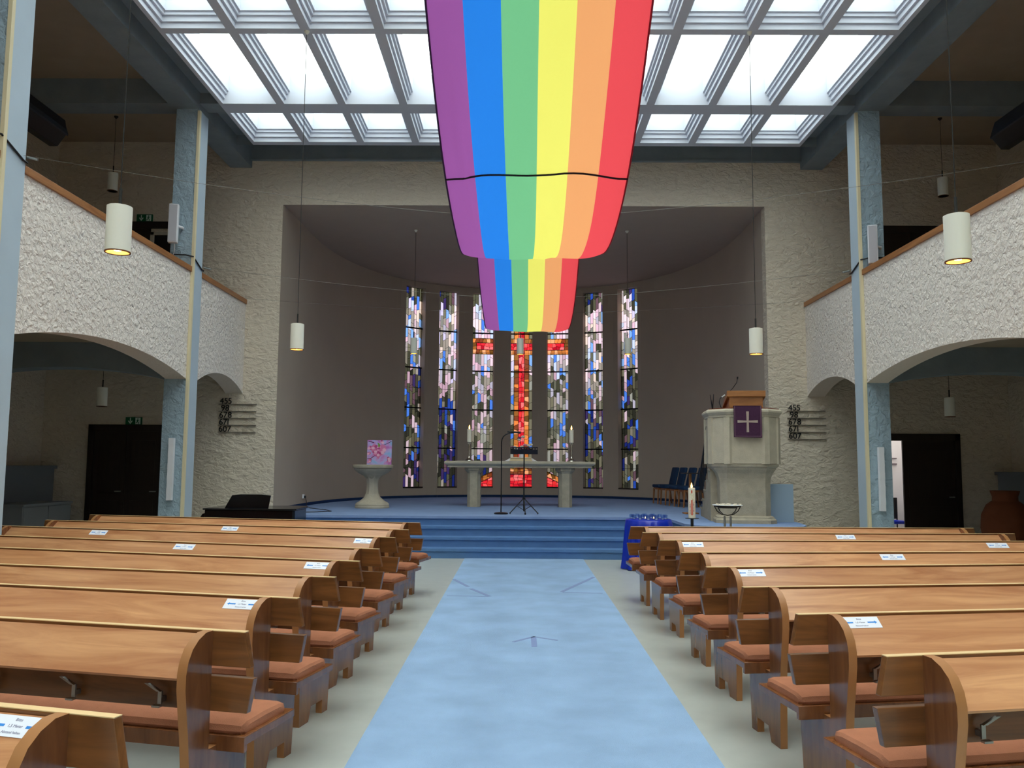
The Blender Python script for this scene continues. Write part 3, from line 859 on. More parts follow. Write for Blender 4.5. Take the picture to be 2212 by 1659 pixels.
# ------------------------------------------------------------------ pendant lamps
def pendant(x, y, zb, zc, label, lit=True, D=.178, H=.345, group='cylinder pendant lamps', flex=True):
    t = thing('pendant_lamp', label, 'lamp', (x, y, zb), 0, group)
    r = D / 2
    q = MB(); q.lathe([(r - .006, .0), (r, .0), (r, H), (r - .012, H + .004), (.02, H + .004)], seg=28, cap=False)
    q.build('shade', SHADE, t, smooth=True)
    q = MB(); q.lathe([(r - .007, .001), (r - .007, H * .55), (.01, H * .56)], seg=24, cap=False); q.build('lining', SHADE_IN if lit else BLACK, t, smooth=True)  # bulb glow painted into the lit lining, darkness into the unlit one
    q = MB(); q.lathe([(r - .007, -.004), (r + .002, -.004), (r + .002, .006), (r - .007, .006)], seg=28, cap=False); q.build('rim', plain('copper_rim', (120, 74, 40), .5), t, smooth=True)
    if lit:
        q = MB(); q.ball((0, 0, .05), .045, seg=10, rings=6); q.build('bulb', BULB, t, smooth='all')
    q = MB(); q.tube([(0, 0, H), (0, 0, H + .14)], .011, 10); q.build('stem', CORD, t)
    q = MB(); q.tube([(0, 0, H + .13), (0, 0, zc - zb)], .0042, 6); q.build('flex', CORD, t)
    q = MB(); q.lathe([(.005, zc - zb - .05), (.035, zc - zb - .02), (.04, zc - zb + .003)], seg=14); q.build('ceiling_rose', SHADE if lit else CORD, t, smooth=True)
    return t
pendant(-3.08, 6.05, 3.145, ZS, 'lit off-white cylinder pendant over the rear pews on the piano side')
pendant(3.12, 6.05, 3.105, ZS, 'lit off-white cylinder pendant over the rear pews on the pulpit side')
pendant(-3.11, 11.19, 3.128, ZS, 'lit off-white cylinder pendant hanging before the piano')
pendant(3.09, 11.19, 3.10, ZS, 'lit off-white cylinder pendant hanging before the pulpit')
pendant(-2.413, 18.15, 4.0, ZA, 'lit cylinder pendant in the apse near the baptismal font', D=.15)
pendant(-.079, 18.15, 4.0, ZA, 'lit cylinder pendant in the apse above the altar', D=.15)
pendant(2.271, 18.15, 4.017, ZA, 'lit cylinder pendant in the apse on the upholstered chairs side', D=.15)
pendant(-7.70, 15.1, 6.616, 8.06, 'unlit cylinder pendant above the gallery exit sign', False)
pendant(7.69, 15.06, 6.57, 8.06, 'unlit cylinder pendant in the gallery on the pulpit side', False)
pendant(-7.68, 15.1, 2.598, 3.56, 'unlit cylinder pendant under the gallery by the green exit sign', False)
pendant(7.64, 15.06, 2.505, 3.56, 'unlit cylinder pendant under the gallery by the half open door', False)

# ------------------------------------------------------------------ loudspeakers on the pillars
for sg, z0, z1, yr, sd in ((-1, 5.165, 5.835, .35, 'piano'), (1, 4.87, 5.53, -.6, 'pulpit')):
    t = thing('column_speaker', 'slim grey column loudspeaker high on the %s side pillar above the parapet' % sd, 'speaker', (sg * (5.79 if sg < 0 else 5.64), 13.37, z0), yr * .6)
    h = z1 - z0
    q = MB(); q.box((-.075, -.05, .012), (.075, .06, h - .012)); q.build('case', WHITE, t, bevel=.012)
    q = MB(); q.box((-.06, -.056, .03), (.06, -.049, h - .03)); q.build('grille', GREYW, t)
    q = MB(); q.tube([(.06, .03, h * .45), (.12, .10, h * .45), (.12, .20, h * .45)], .022, 10); q.build('wall_bracket', WHITE, t)
    q = MB(); q.tube([(.03, 0, 0), (.03, .03, -.10), (-.02, .10, -.22), (-.05, .16, -.34)], .006, 6); q.build('lead', WHITE, t)
for sg, z0, z1, sd in ((-1, .99, 1.985, 'piano'), (1, .90, 1.915, 'pulpit')):
    t = thing('line_speaker', 'tall narrow white line loudspeaker low on the %s side pillar' % sd, 'speaker', (sg * 5.70, 13.50, z0), 0)
    q = MB(); n = 10; h = z1 - z0
    for i in range(n):
        a, c = h * i / n, h * (i + 1) / n; dd = .006 * (i % 2)
        q.box((-.042, -.045 - dd, a), (.042, .02, c))
    q.build('case', WHITE, t)
    q = MB(); q.box((-.03, .015, h * .1), (.03, .05, h * .9)); q.build('wall_bracket', GREYW, t)

# radiant heaters under the gallery ceilings
for sg, sd in ((-1, 'piano'), (1, 'pulpit')):
    t = thing('radiant_heater', 'long dark radiant heater tilted under the gallery ceiling, %s side' % sd, 'heater', (sg * 7.34, 9.4, 6.66), 0)
    q = MB(); q.prism([(-.20, -.02), (-.06, -.20), (.06, -.20), (.20, .0), (.16, .22), (-.12, .22)], 0, 3.1, 'y'); q.build('body', BLACK, t, bevel=.01)
    q = MB(); q.prism([(-sg*.215, -.01), (-sg*.20, -.03), (-sg*.11, .235), (-sg*.13, .24)], .01, 3.11, 'y'); q.build('reflector_edge', GREYBLK, t)
    for y in (.5, 2.6):
        q = MB(); q.tube([(sg*.1, y, .1), (sg*(XS - 7.34 - .002), y, .1)], .014, 8); q.build('wall_arm', BLACK, t)

# ------------------------------------------------------------------ doors, exit signs, hymn boards
def door(name, x0, x1, z0, z1, parts):
    d = struct(obj(name, None, None, (0, YW, 0)))
    q = MB()
    q.box((x0, -.05, z0), (x0 + .1, .04, z1)); q.box((x1 - .1, -.05, z0), (x1, .04, z1)); q.box((x0, -.05, z1 - .13), (x1, .04, z1))
    q.build('frame', W_DOOR, d, bevel=.006)
    for a, c in parts:
        q = MB(); q.box((a, -.02, z0), (c, .02, z1 - .12)); lf = q.build('leaf', W_DOOR, d)
        for zz in ((z0 + .15, z0 + .85), (z0 + 1.0, z1 - .3)):
            q = MB(); q.box((a + .1, -.032, zz[0]), (c - .1, -.018, zz[1])); q.build('panel', W_DOOR, lf, bevel=.006)
        q = MB(); q.tube([(c - .06, -.02, z0 + 1.03), (c - .06, -.07, z0 + 1.03), (c - .16, -.07, z0 + 1.03)], .01, 8); q.build('handle', METAL, lf)
    return d
door('door_1', -8.515, -7.0, 0, 2.32, [(-8.41, -7.78), (-7.77, -7.1)])
door('door_2', 7.0, 8.45, 0, 2.24, [(7.345, 8.35)])
door('door_3', -8.4, -6.6, 3.95, 6.39, [(-8.3, -7.5)])
d3 = door('door_4', 7.0, 8.3, 3.95, 6.37, [(7.1, 7.65), (7.66, 8.2)])
q = MB(); q.box((-7.49, 16.29, 3.95), (-7.42, 16.36, 6.18)); q.box((-7.49, 16.29, 6.12), (-6.7, 16.36, 6.18)); q.build('inner_frame', plain('pale_inner_frame', (196, 188, 170), .7), bpy.data.objects['door_3'])
bpy.data.objects['inner_frame'].location = (0, -YW, 0)
q = MB(); q.box((-7.42, 16.33, 3.95), (-6.7, 16.36, 6.12)); q.build('inner_leaf', BLACK, bpy.data.objects['door_3']).location = (0, -YW, 0)
# daylit lobby behind the half open door
q = MB(); q.box((6.6, 18.3, -.2), (9.2, 18.4, 3.2)); q.box((6.5, YW + .25, -.2), (6.6, 18.4, 3.2)); q.box((9.2, YW + .25, -.2), (9.3, 18.4, 3.2)); struct(q.build('wall_lobby', WHITE))
q = MB(); q.box((6.6, YW + .1, -.2), (9.2, 18.4, 0)); struct(q.build('floor_lobby', plain('dark_lobby_floor', (40, 42, 50), .6)))
q = MB(); q.box((7.2, 18.27, 1.65), (8.1, 18.31, 1.68)); q.box((7.2, 18.27, 1.78), (8.1, 18.31, 1.80)); struct(q.build('trim_12', plain('grey_lobby_trim', (120, 110, 118), .7)))
t = thing('lobby_chair', 'dark chair with blue seat glimpsed through the half open door', 'chair', (7.78, 17.9, 0), 0)
q = MB(); q.box((-.24, -.24, .42), (.24, .22, .48)); q.build('seat', SATIN, t, bevel=.01)
q = MB(); q.box((-.22, .2, .5), (.22, .24, .95)); q.build('backrest', BLACK, t, bevel=.01)
for a in (-.2, .2):
    for c in (-.2, .2):
        q = MB(); q.tube([(a, c, 0), (a, c, .43 if c < 0 else .9)], .014, 8); q.build('leg', BLACK, t)

def exit_sign(x0, z0, label):
    t = thing('exit_sign', label, 'sign', (x0, YW - .03, z0), 0)
    w, h = .32, .148
    q = MB(); q.box((0, 0, 0), (w, .03, h)); q.build('plate', GREEN, t, bevel=.003)
    q = MB(); q.box((.088, -.003, .06), (.104, .001, .135)); q.prism([(.05, .072), (.096, .014), (.142, .072), (.128, .082), (.096, .042), (.064, .082)], -.003, .001, 'y'); q.build('down_arrow', SIGNW, t)
    q = MB(); q.box((.195, -.003, .012), (.295, .001, .136)); q.build('doorway_symbol', SIGNW, t)
    q = MB(); q.prism([(.225+.03*math.cos(a)*.4+.02, .112+.012*math.sin(a)) for a in [i*math.pi/4 for i in range(8)]], -.006, -.002, 'y')
    for p, c, w_ in (((.243, .098), (.236, .062), .02), ((.236, .064), (.262, .040), .012), ((.262, .04), (.262, .016), .012), ((.236, .062), (.215, .034), .012), ((.215, .034), (.20, .03), .012), ((.243, .092), (.268, .078), .010), ((.243, .092), (.220, .078), .010)):
        q.prism(strip(p, c, w_), -.006, -.002, 'y')
    q.build('running_figure', GREEN, t)
exit_sign(-7.81, 2.325, 'green exit sign with arrow and running figure above the ground floor door')
exit_sign(-7.795, 6.40, 'green exit sign with arrow and running figure above the gallery door')

NUM = plain('black_number_plate', (14, 14, 16), .5)
RAILM = plain('bronze_grey_rail', (122, 114, 102), .5)
DIG = {c: text_mesh(c, .165, NUM, .012) for c in '0123456789'}
ADV = {}
for c, me in DIG.items():
    xs = [v.co.x for v in me.vertices]; ADV[c] = (min(xs), max(xs))
def hymn_board(x0, z0, label):
    t = thing('hymn_board', label, 'hymn board', (x0, YW - .012, z0), 0)
    for i, no in enumerate(('455', '98', '678', '671', '607')):
        z = -.137 * i
        q = MB(); q.box((-.02, -.03, z - .012), (.72, .014, z)); q.build('rail', RAILM, t)
        x = .03 if no == '98' else .0
        for c in no:
            a, e = ADV[c]
            o = obj('digit', DIG[c], t, (x - a, -.012, z + .004)); o.rotation_euler = (math.pi / 2, 0, 0)
            x += (e - a) + .012
hymn_board(-5.97, 2.745, 'black hymn numbers on five rails on the wall by the piano')
hymn_board(5.155, 2.68, 'black hymn numbers on five rails on the wall by the pulpit')

# ------------------------------------------------------------------ aisle furnishings
t = thing('urn', 'large terracotta urn standing in the dim aisle by the half open door', 'urn', (8.40, 14.8, 0), 0)
q = MB(); q.lathe([(.20, 0), (.26, .05), (.36, .3), (.40, .55), (.38, .78), (.30, .95), (.215, 1.02)], seg=32); q.build('body', TERRA, t, smooth=True)
q = MB(); q.lathe([(.205, 1.0), (.20, 1.10), (.225, 1.17), (.23, 1.20), (.20, 1.20), (.18, 1.1)], seg=32, cap=False); q.build('neck', TERRA, t, smooth=True)
t = thing('grey_cabinet', 'low grey cabinet against the dim aisle wall left of the dark door', 'cabinet', (-8.84, 15.4, 0), 0)
CABM = plain('grey_cabinet_paint', (142, 146, 148), .7)
q = MB(); q.box((-.32, -1.1, .06), (.30, .45, .82)); q.build('body', CABM, t)
q = MB(); q.box((-.33, -1.12, .82), (.33, .46, .86)); q.build('top', CABM, t, bevel=.004)
for y in (-1.07, -.31):
    q = MB(); q.box((.295, y, .1), (.315, y + .72, .8)); dd = q.build('door', CABM, t, bevel=.003)
    q = MB(); q.ball((.325, y + .64, .5), .015); q.build('knob', METAL, dd, smooth='all')

# ------------------------------------------------------------------ piano
t = thing('piano', 'black lacquered grand style piano behind the pews by the chancel wall', 'piano', (-4.14, 12.85, 0), 0)
body = [(-.60, -.40), (.70, -.40), (.73, -.36), (.73, .30), (.66, .46), (.45, .52), (.20, .46), (-.10, .44), (-.45, .46), (-.60, .44)]
q = MB(); q.prism(body, .62, .90, 'z'); q.build('case', GLOSS_BLACK, t, bevel=.01)
q = MB(); q.prism([(-.62, -.43), (.72, -.43), (.755, -.38), (.755, .31), (.68, .49), (.45, .55), (.20, .49), (-.10, .47), (-.45, .49), (-.62, .47)], .90, .925, 'z'); q.build('lid', GLOSS_BLACK, t, bevel=.006)
q = MB(); q.prism([(-.40, .62), (-.40, .72), (-.46, .80), (-.55, .84), (-.55, .62)], -.60 + .0, .50, 'x')
q = MB(); q.prism([(-.75, .62), (-.58, .62), (-.58, .86), (-.64, .84), (-.68, .78), (-.75, .755)], -.38, .42, 'y'); q.build('key_bed', GLOSS_BLACK, t, bevel=.006)
q = MB(); q.box((-.735, -.30, .755), (-.64, .34, .775)); q.build('keyboard', WHITE, t)
q = MB(); q.prism([(-.34, .925), (.31, .925), (.345, 1.115), (.2, 1.128), (-.1, 1.128), (-.235, 1.115)], -.30, -.275, 'y'); q.build('music_rest', GLOSS_BLACK, t, bevel=.004)
for x, y in ((-.52, -.32), (-.52, .36), (.55, .0)):
    q = MB(); q.lathe([(.05, 0), (.05, .03), (.032, .06), (.05, .55), (.065, .62)], (x, y, 0), 12); q.build('leg', GLOSS_BLACK, t, smooth=True)
q = MB(); q.box((-.05, -.02, .08), (.05, .02, .62)); q.build('pedal_lyre', GLOSS_BLACK, t)

# wall socket and piano lead
t = thing('wall_socket', 'white wall socket with black plug low on the apse wall', 'socket', (-4.80, 18.41, .875), 0)
q = MB(); q.box((-.02, -.045, -.045), (.012, .045, .045)); q.build('plate', WHITE, t, bevel=.004)
q = MB(); q.box((.008, -.022, -.04), (.05, .03, .015)); q.build('plug', BLACK, t, bevel=.006)
q = MB(); q.tube([(-4.76, 18.40, .86), (-4.72, 18.35, .76), (-4.68, 18.2, .675), (-4.45, 17.6, .668), (-3.95, 16.9, .668), (-3.75, 16.45, .668), (-3.95, 16.2, .668), (-4.4, 16.0, .668)], .008, 6)
tag(q.build('power_lead', BLACK), 'thin black power lead trailing over the blue platform from the wall socket', 'cable')

# ------------------------------------------------------------------ font with picture
fx, fy = -3.215, 17.95
t = thing('baptismal_font', 'round grey stone baptismal font with wide bowl on flared pedestal', 'font', (fx, fy, ZP), 0)
q = MB(); q.lathe([(.36, 0), (.365, .03), (.35, .06), (.36, .065), (.345, .10), (.26, .15), (.17, .23), (.145, .30)], seg=36); q.build('foot', STONE_L, t, smooth=True)
q = MB(); q.lathe([(.145, .29), (.128, .40), (.125, .52), (.15, .62), (.20, .68)], seg=8, rot=math.pi / 8); q.build('stem', STONE_L, t, smooth=True)
q = MB(); q.lathe([(.14, .62), (.20, .68), (.32, .745), (.385, .80), (.40, .835), (.385, .842), (.425, .85), (.43, .90), (.415, .915), (.36, .915), (.30, .87), (.05, .84)], seg=40); q.build('bowl', STONE, t, smooth=True)
t = thing('heart_painting', 'square canvas of a pink blossom heart leaning on the stone font', 'painting', (fx + .13, fy - .02, ZP + .915), 0)
t.rotation_euler = (math.radians(-4), 0, 0)
A = .525
m, n, bs = new_mat('mottled_lilac_blue')
co = coords(n, (1, 1, 1)); tx = N(n, 'ShaderNodeTexNoise'); tx.inputs['Scale'].default_value = 7; tx.inputs['Detail'].default_value = 3
cr_ = N(n, 'ShaderNodeValToRGB')
for p_, c_ in ((.36, (150, 190, 235)), (.46, (190, 180, 232)), (.55, (206, 150, 214)), (.66, (196, 110, 190))):
    e_ = cr_.color_ramp.elements.new(p_); e_.color = lin(c_) + (1,)
cr_.color_ramp.elements.remove(cr_.color_ramp.elements[0]); cr_.color_ramp.elements.remove(cr_.color_ramp.elements[-1])
n.links.new(co, tx.inputs['Vector']); n.links.new(tx.outputs['Fac'], cr_.inputs[0]); n.links.new(cr_.outputs[0], bs.inputs['Base Color'])
q = MB(); q.box((-A/2, 0, 0), (A/2, .03, A)); q.build('canvas', m, t)
def disc(u, v, r, y, c, q, sq=1.0, n_=12):
    q.prism([(u + r*math.cos(2*math.pi*i/n_), v + r*sq*math.sin(2*math.pi*i/n_)) for i in range(n_)], y - .0006, y, 'y')
PINKS = [plain('petal_pink_%d' % i, c, .7) for i, c in enumerate(((226, 130, 176), (212, 104, 158), (238, 160, 196), (196, 80, 136), (246, 190, 214)))]
heart = []
for i in range(40):
    a = 2 * math.pi * i / 40
    hx = 16 * math.sin(a) ** 3; hy = 13*math.cos(a) - 5*math.cos(2*a) - 2*math.cos(3*a) - math.cos(4*a)
    heart.append((-.02 + hx * .0105, .30 + hy * .0115))
q = MB(); q.prism(heart, -.002, .0, 'y'); q.build('heart', PINKS[0], t)
rr = random.Random(3)
for pi in range(5):
    q = MB()
    for i in range(7):
        a = rr.uniform(0, 6.28); rad = math.sqrt(rr.random()) * .12
        disc(-.02 + rad*math.cos(a)*1.1, .31 + rad*math.sin(a)*.95, rr.uniform(.018, .04), -.0022 - .0007*pi, None, q, rr.uniform(.6, 1))
    for u, v in ((-.21, .36), (.21, .13), (-.2, .08), (.2, .09), (-.23, .25), (.05, .49)):
        disc(u + rr.uniform(-.03, .03), v + rr.uniform(-.03, .03), rr.uniform(.014, .032), -.0022 - .0007*pi, None, q)
    q.build('petals', PINKS[pi], t)['kind'] = 'stuff'
q = MB(); q.prism([(-.03, .39), (.0, .37), (.015, .42), (-.015, .46), (-.045, .47), (-.03, .43)], -.008, 0, 'y'); q.build('leaf', plain('leaf_green', (120, 158, 66), .7), t)
q = MB(); q.tube([(.10, -.003, .43), (.17, -.003, .455), (.255, -.003, .505)], .005, 6); q.tube([(-.255, -.003, .125), (-.18, -.003, .135), (-.10, -.003, .19)], .006, 6); q.tube([(-.24, -.003, .50), (-.12, -.003, .475)], .008, 6); q.build('twig', plain('plum_twig', (52, 20, 52), .7), t)

# ------------------------------------------------------------------ altar and what stands on it
AY = 18.95
t = thing('altar', 'long stone altar table with moulded slab on two faceted legs', 'altar', (-.075, AY, ZP), 0)
sl = [(-.42, .885), (-.40, .87), (-.40, .91), (-.44, .925), (-.47, .955), (-.47, .99), (-.445, 1.01), (.445, 1.01), (.47, .99), (.47, .955), (.44, .925), (.40, .91), (.40, .87)]
q = MB()
L2 = 1.67
for a, c in ((0, 0),):
    prof = [(0.0, .87), (.0, .91), (.035, .925), (.065, .955), (.065, .99), (.04, 1.01)]
    n0 = len(q.v)
    for o_, z in prof:
        for sx_, sy_ in ((-1, -1), (1, -1), (1, 1), (-1, 1)):
            q.v.append((sx_ * (1.60 + o_), sy_ * (.40 + o_), z))
    for k in range(len(prof) - 1):
        for i in range(4):
            j = (i + 1) % 4; q.f.append((n0 + 4*k + i, n0 + 4*k + j, n0 + 4*k + 4 + j, n0 + 4*k + 4 + i)); q.m.append(0)
    q.f.append((n0 + 3, n0 + 2, n0 + 1, n0)); q.m.append(0); e = n0 + 4 * (len(prof) - 1); q.f.append((e, e + 1, e + 2, e + 3)); q.m.append(0)
q.build('slab', STONE_L, t)
for x in (-1.02, 1.02):
    q = MB(); oc = [(x + .145*cx_, .30*cy_) for cx_, cy_ in ((-1, -.7), (-.55, -1), (.55, -1), (1, -.7), (1, .7), (.55, 1), (-.55, 1), (-1, .7))]
    q.prism(oc, 0, .74, 'z')
    wide = [(x + .21*(p[0]-x)/.145, p[1]*1.15) for p in oc]
    n0 = len(q.v)
    q.v += [(p[0], p[1], .74) for p in oc] + [(x + (p[0]-x)*1.25, p[1]*1.08, .79) for p in oc] + [(p[0], p[1], .81) for p in wide] + [(p[0], p[1], .875) for p in wide]
    for k in range(3):
        for i in range(8):
            j = (i + 1) % 8; q.f.append((n0 + 8*k + i, n0 + 8*k + j, n0 + 8*k + 8 + j, n0 + 8*k + 8 + i)); q.m.append(0)
    q.build('leg', STONE, t, recalc=True)
ZT = ZP + 1.01
q = MB(); q.box((-.46, AY - .455, ZT), (.30, AY + .44, ZT + .004)); q.box((-1.5, AY - .30, ZT), (1.36, AY + .30, ZT + .003))
tag(q.build('altar_cloth', plain('white_linen', (226, 222, 220), .9)), 'flat white linen cloth lying on the stone altar', 'cloth')
def altar_candle(x, label):
    t = thing('altar_candle', label, 'candle', (x, AY - .25, ZT), 0, 'altar candles')
    q = MB(); q.lathe([(.10, .004), (.095, .02), (.05, .05), (.028, .09), (.018, .13), (.026, .16), (.015, .19), (.024, .24), (.015, .28), (.022, .33), (.016, .37), (.05, .405), (.052, .42)], seg=18); q.build('candlestick', SILVER, t, smooth=True)
    q = MB(); q.lathe([(.05, .415), (.05, .70), (.042, .71), (.008, .705)], seg=18); q.build('candle', WAX, t, smooth=True)
    q = MB(); q.lathe([(.004, .705), (.016, .73), (.014, .755), (.003, .80)], seg=10); q.build('flame', FLAME, t, smooth='all')
altar_candle(-1.205, 'lit cream candle in silver candlestick on the altar, font side')
altar_candle(1.075, 'lit cream candle in silver candlestick on the altar, pulpit side')
t = thing('altar_bible', 'open cream paged bible resting on a low stand on the altar', 'book', (-.05, AY - .27, ZT + .004), 0)
q = MB(); q.prism([(-.26, 0), (.26, 0), (.22, .07), (-.22, .07)], -.06, .14, 'y'); q.build('book_stand', plain('pale_wood_stand', (214, 196, 158), .7), t)
for sg in (-1, 1):
    q = MB(); q.prism([(0, .07), (sg*.06, .085), (sg*.20, .085), (sg*.235, .07)], -.08, .20, 'y'); q.build('page_block', plain('cream_page_%d' % (sg + 1), (236, 224, 196), .8), t)
for sg in (-1, 1):
    q = MB(); q.prism([(sg*.24, 0), (sg*.36, 0), (sg*.23, .075), (sg*.21, .07)], -.05, .12, 'y'); q.build('side_flap', plain('white_flap_%d' % (sg + 1), (226, 222, 224), .8), t)
t = thing('flower_vase', 'small vase of white and violet flowers behind the altar bible', 'flowers', (-.03, AY + .15, ZT + .004), 0)
q = MB(); q.lathe([(.06, 0), (.075, .04), (.06, .14), (.045, .19), (.055, .21)], seg=16); q.build('vase', WHITE, t, smooth=True)
rr = random.Random(11)
FW = [plain('white_blossom', (236, 228, 214), .8), plain('violet_blossom', (132, 64, 116), .8), plain('pink_blossom', (214, 150, 170), .8)]
for i in range(16):
    a = rr.uniform(0, 6.28); rad = rr.uniform(.02, .23); h = rr.uniform(.24, .44) if i > 2 else .5 + .03 * i
    if i <= 2: rad = .06
    px, py, pz = rad*math.cos(a), rad*.5*math.sin(a), h
    q = MB(); q.tube([(0, 0, .18), (px*.5, py*.5, h*.75), (px, py, pz)], .004, 5); st = q.build('stem', plain('stem_green_%d' % i, (60, 84, 44), .8), t)
    q = MB(); q.ball((px, py, pz), rr.uniform(.03, .045), seg=9, rings=6, sc=(1, 1, .75))
    for k in range(5):
        w_ = 2*math.pi*k/5; q.ball((px + .03*math.cos(w_), py + .03*math.sin(w_), pz - .005), .022, seg=7, rings=5)
    q.build('blossom', FW[(0, 1, 0, 2, 1)[i % 5]], t, smooth='all')

# microphone stand
t = thing('microphone_stand', 'black microphone stand with curved neck on round base before the altar', 'microphone', (-.43, 16.05, ZP), 0)
q = MB(); q.lathe([(.135, 0), (.135, .02), (.11, .032), (.02, .04)], seg=28); q.build('base', BLACK, t, smooth=True)
q = MB(); q.tube([(0, 0, .03), (0, 0, 1.36), (.01, 0, 1.42), (.035, 0, 1.47), (.08, 0, 1.51), (.15, 0, 1.535), (.24, 0, 1.545)], .011, 10); q.build('stem', BLACK, t, smooth=True)
q = MB(); q.tube([(.11, 0, 1.565), (.22, 0, 1.558), (.30, 0, 1.552)], [.012, .018, .02], 10); q.tube([(.30, 0, 1.552), (.365, 0, 1.548)], .022, 10); q.build('microphone', BLACK, t, smooth=True)
# music stand
t = thing('music_stand', 'black folding music stand with perforated desk before the altar', 'music stand', (.005, 16.15, ZP), 0)
q = MB(); q.tube([(0, 0, .05), (0, 0, 1.2)], .013, 10); q.build('post', BLACK, t)
q = MB(); q.lathe([(.03, .27), (.03, .31)], seg=12); q.build('collar', BLACK, t)
for a in (math.radians(200), math.radians(-20), math.radians(275)):
    lg = (math.cos(a)*.29, math.sin(a)*.25)
    q = MB(); q.tube([(0, 0, .30), (lg[0], lg[1], .012)], .010, 8); l_ = q.build('leg', BLACK, t)
    q = MB(); q.tube([(lg[0]*.95, lg[1]*.95, .02), (lg[0], lg[1], .012)], .017, 8); q.build('rubber_foot', BLACK, l_)
    q = MB(); q.tube([(0, 0, .07), (lg[0]*.5, lg[1]*.5, .155)], .006, 6); q.build('brace', BLACK, t)
dk = plain('navy_black_desk', (14, 20, 38), .4)
q = MB()
W2 = .262
q.box((-W2, -.006, 1.145), (W2, .006, 1.225)); q.box((-W2, -.006, 1.255), (W2, .006, 1.275))
for i in range(11):
    x = -W2 + 2 * W2 * i / 10; q.box((x - .011 if i else x, -.006, 1.225), (x + .011 if i < 10 else x, .006, 1.255))
q.box((-W2, -.05, 1.138), (W2, .006, 1.148))
q.build('desk', dk, t)
q = MB(); q.box((-.05, .006, 1.15), (.05, .04, 1.24)); q.build('hinge', BLACK, t)

# ------------------------------------------------------------------ pulpit
PXc, PYc, PR = 3.70, 14.34, math.radians(-6)
t = thing('pulpit', 'octagonal stone pulpit on moulded pedestal with stone stairs behind', 'pulpit', (PXc, PYc, ZP), PR)
def octo(F, d_):
    h = F / 2; w_ = h + d_ * .7071
    return [(-h, -w_), (h, -w_), (w_, -h), (w_, h), (h, w_), (-h, w_), (-w_, h), (-w_, -h)]
def loft(q, sects, m=0, cap=True):
    n0 = len(q.v); k = len(sects[0][0])
    for pts_, z in sects: q.v += [(p[0], p[1], z) for p in pts_]
    for i in range(len(sects) - 1):
        for j in range(k):
            l = (j + 1) % k; q.f.append((n0 + k*i + j, n0 + k*i + l, n0 + k*i + k + l, n0 + k*i + k + j)); q.m.append(m)
    if cap:
        q.f.append(tuple(n0 + j for j in reversed(range(k)))); q.m.append(m)
        e = n0 + k * (len(sects) - 1); q.f.append(tuple(e + j for j in range(k))); q.m.append(m)
ped = octo(.62, .14)
def scl(p, f): return [(x * f, y * f) for x, y in p]
q = MB(); loft(q, [(scl(ped, 1.2), 0), (scl(ped, 1.2), .055), (scl(ped, 1.15), .075), (scl(ped, 1.12), .085), (scl(ped, 1.12), .10), (scl(ped, 1.02), .125)]); q.build('plinth', STONE, t)
bx = octo(.64, .34)
def mixp(f): return [((1-f)*a[0] + f*c[0], (1-f)*a[1] + f*c[1]) for a, c in zip(ped, bx)]
q = MB(); loft(q, [(ped, .12), (ped, .66), (mixp(.08), .74), (mixp(.28), .82), (mixp(.62), .885), (mixp(.66), .905), (mixp(.9), .93), (mixp(.95), .965)]); q.build('pedestal', STONE, t)
q = MB(); loft(q, [(scl(bx, .97), .965), (scl(bx, 1.0), .985), (scl(bx, 1.0), 1.74)]); bxo = q.build('box', STONE_L, t)
# corner pilaster strips on the box
for p in bx:
    d_ = Vector((p[0], p[1])).normalized(); e_ = Vector((-d_.y, d_.x))
    q = MB(); c0 = Vector(p)
    q.prism([tuple(c0 + e_*.075 - d_*.05), tuple(c0 - e_*.075 - d_*.05), tuple(c0 - e_*.05 + d_*.008), tuple(c0 + e_*.05 + d_*.008)], .97, 1.745, 'z'); q.build('pilaster', STONE_L, bxo)
q = MB(); loft(q, [(scl(bx, .99), 1.74), (scl(bx, 1.03), 1.75), (scl(bx, 1.03), 1.775), (scl(bx, 1.05), 1.785), (scl(bx, 1.10), 1.825), (scl(bx, 1.10), 1.85), (scl(bx, 1.05), 1.88), (scl(bx, .85), 1.88)]); q.build('cornice', STONE_L, t)
q = MB(); loft(q, [(scl(bx, 1.02), 1.88), (scl(bx, 1.02), 1.895)]); q.build('wooden_coping', wood('red_brown_coping', (110, 52, 30), (140, 70, 42), .4), t)
q = MB(); q.box((-.27, -.57, 1.895), (.27, -.10, 2.08)); q.build('desk_base', W_DESK, t, bevel=.004)
q = MB(); q.prism([(-.61, 2.08), (-.61, 2.175), (-.595, 2.175), (-.0, 1.95), (-.0, 1.92)], -.31, .31, 'x'); q.build('desk_top', W_DESK, t, bevel=.004)
# stone stairs behind
stt = []
for i, (z, ya, yb) in enumerate(((.17, 1.30, 1.62), (.34, 1.0, 1.32), (.52, .70, 1.02), (.70, .40, .72), (.89, .05, .42))):
    q = MB(); q.box((-.52, ya, 0), (.10, yb, z)); q.box((-.535, ya - .0, z - .03), (.11, yb + .015, z)); q.build('stair', STONE, t)
q = MB(); q.tube([(-.55, .20, 1.62), (-.55, .42, 1.40), (-.55, 1.45, .72)], .018, 8)
for i in range(6):
    y = .35 + .22 * i; q.tube([(-.55, y, max(.17, .89 - .55*(y-.2))), (-.55, y, 1.44 - .66*(y-.42))], .009, 6)
q.build('stair_railing', BLACK, t)
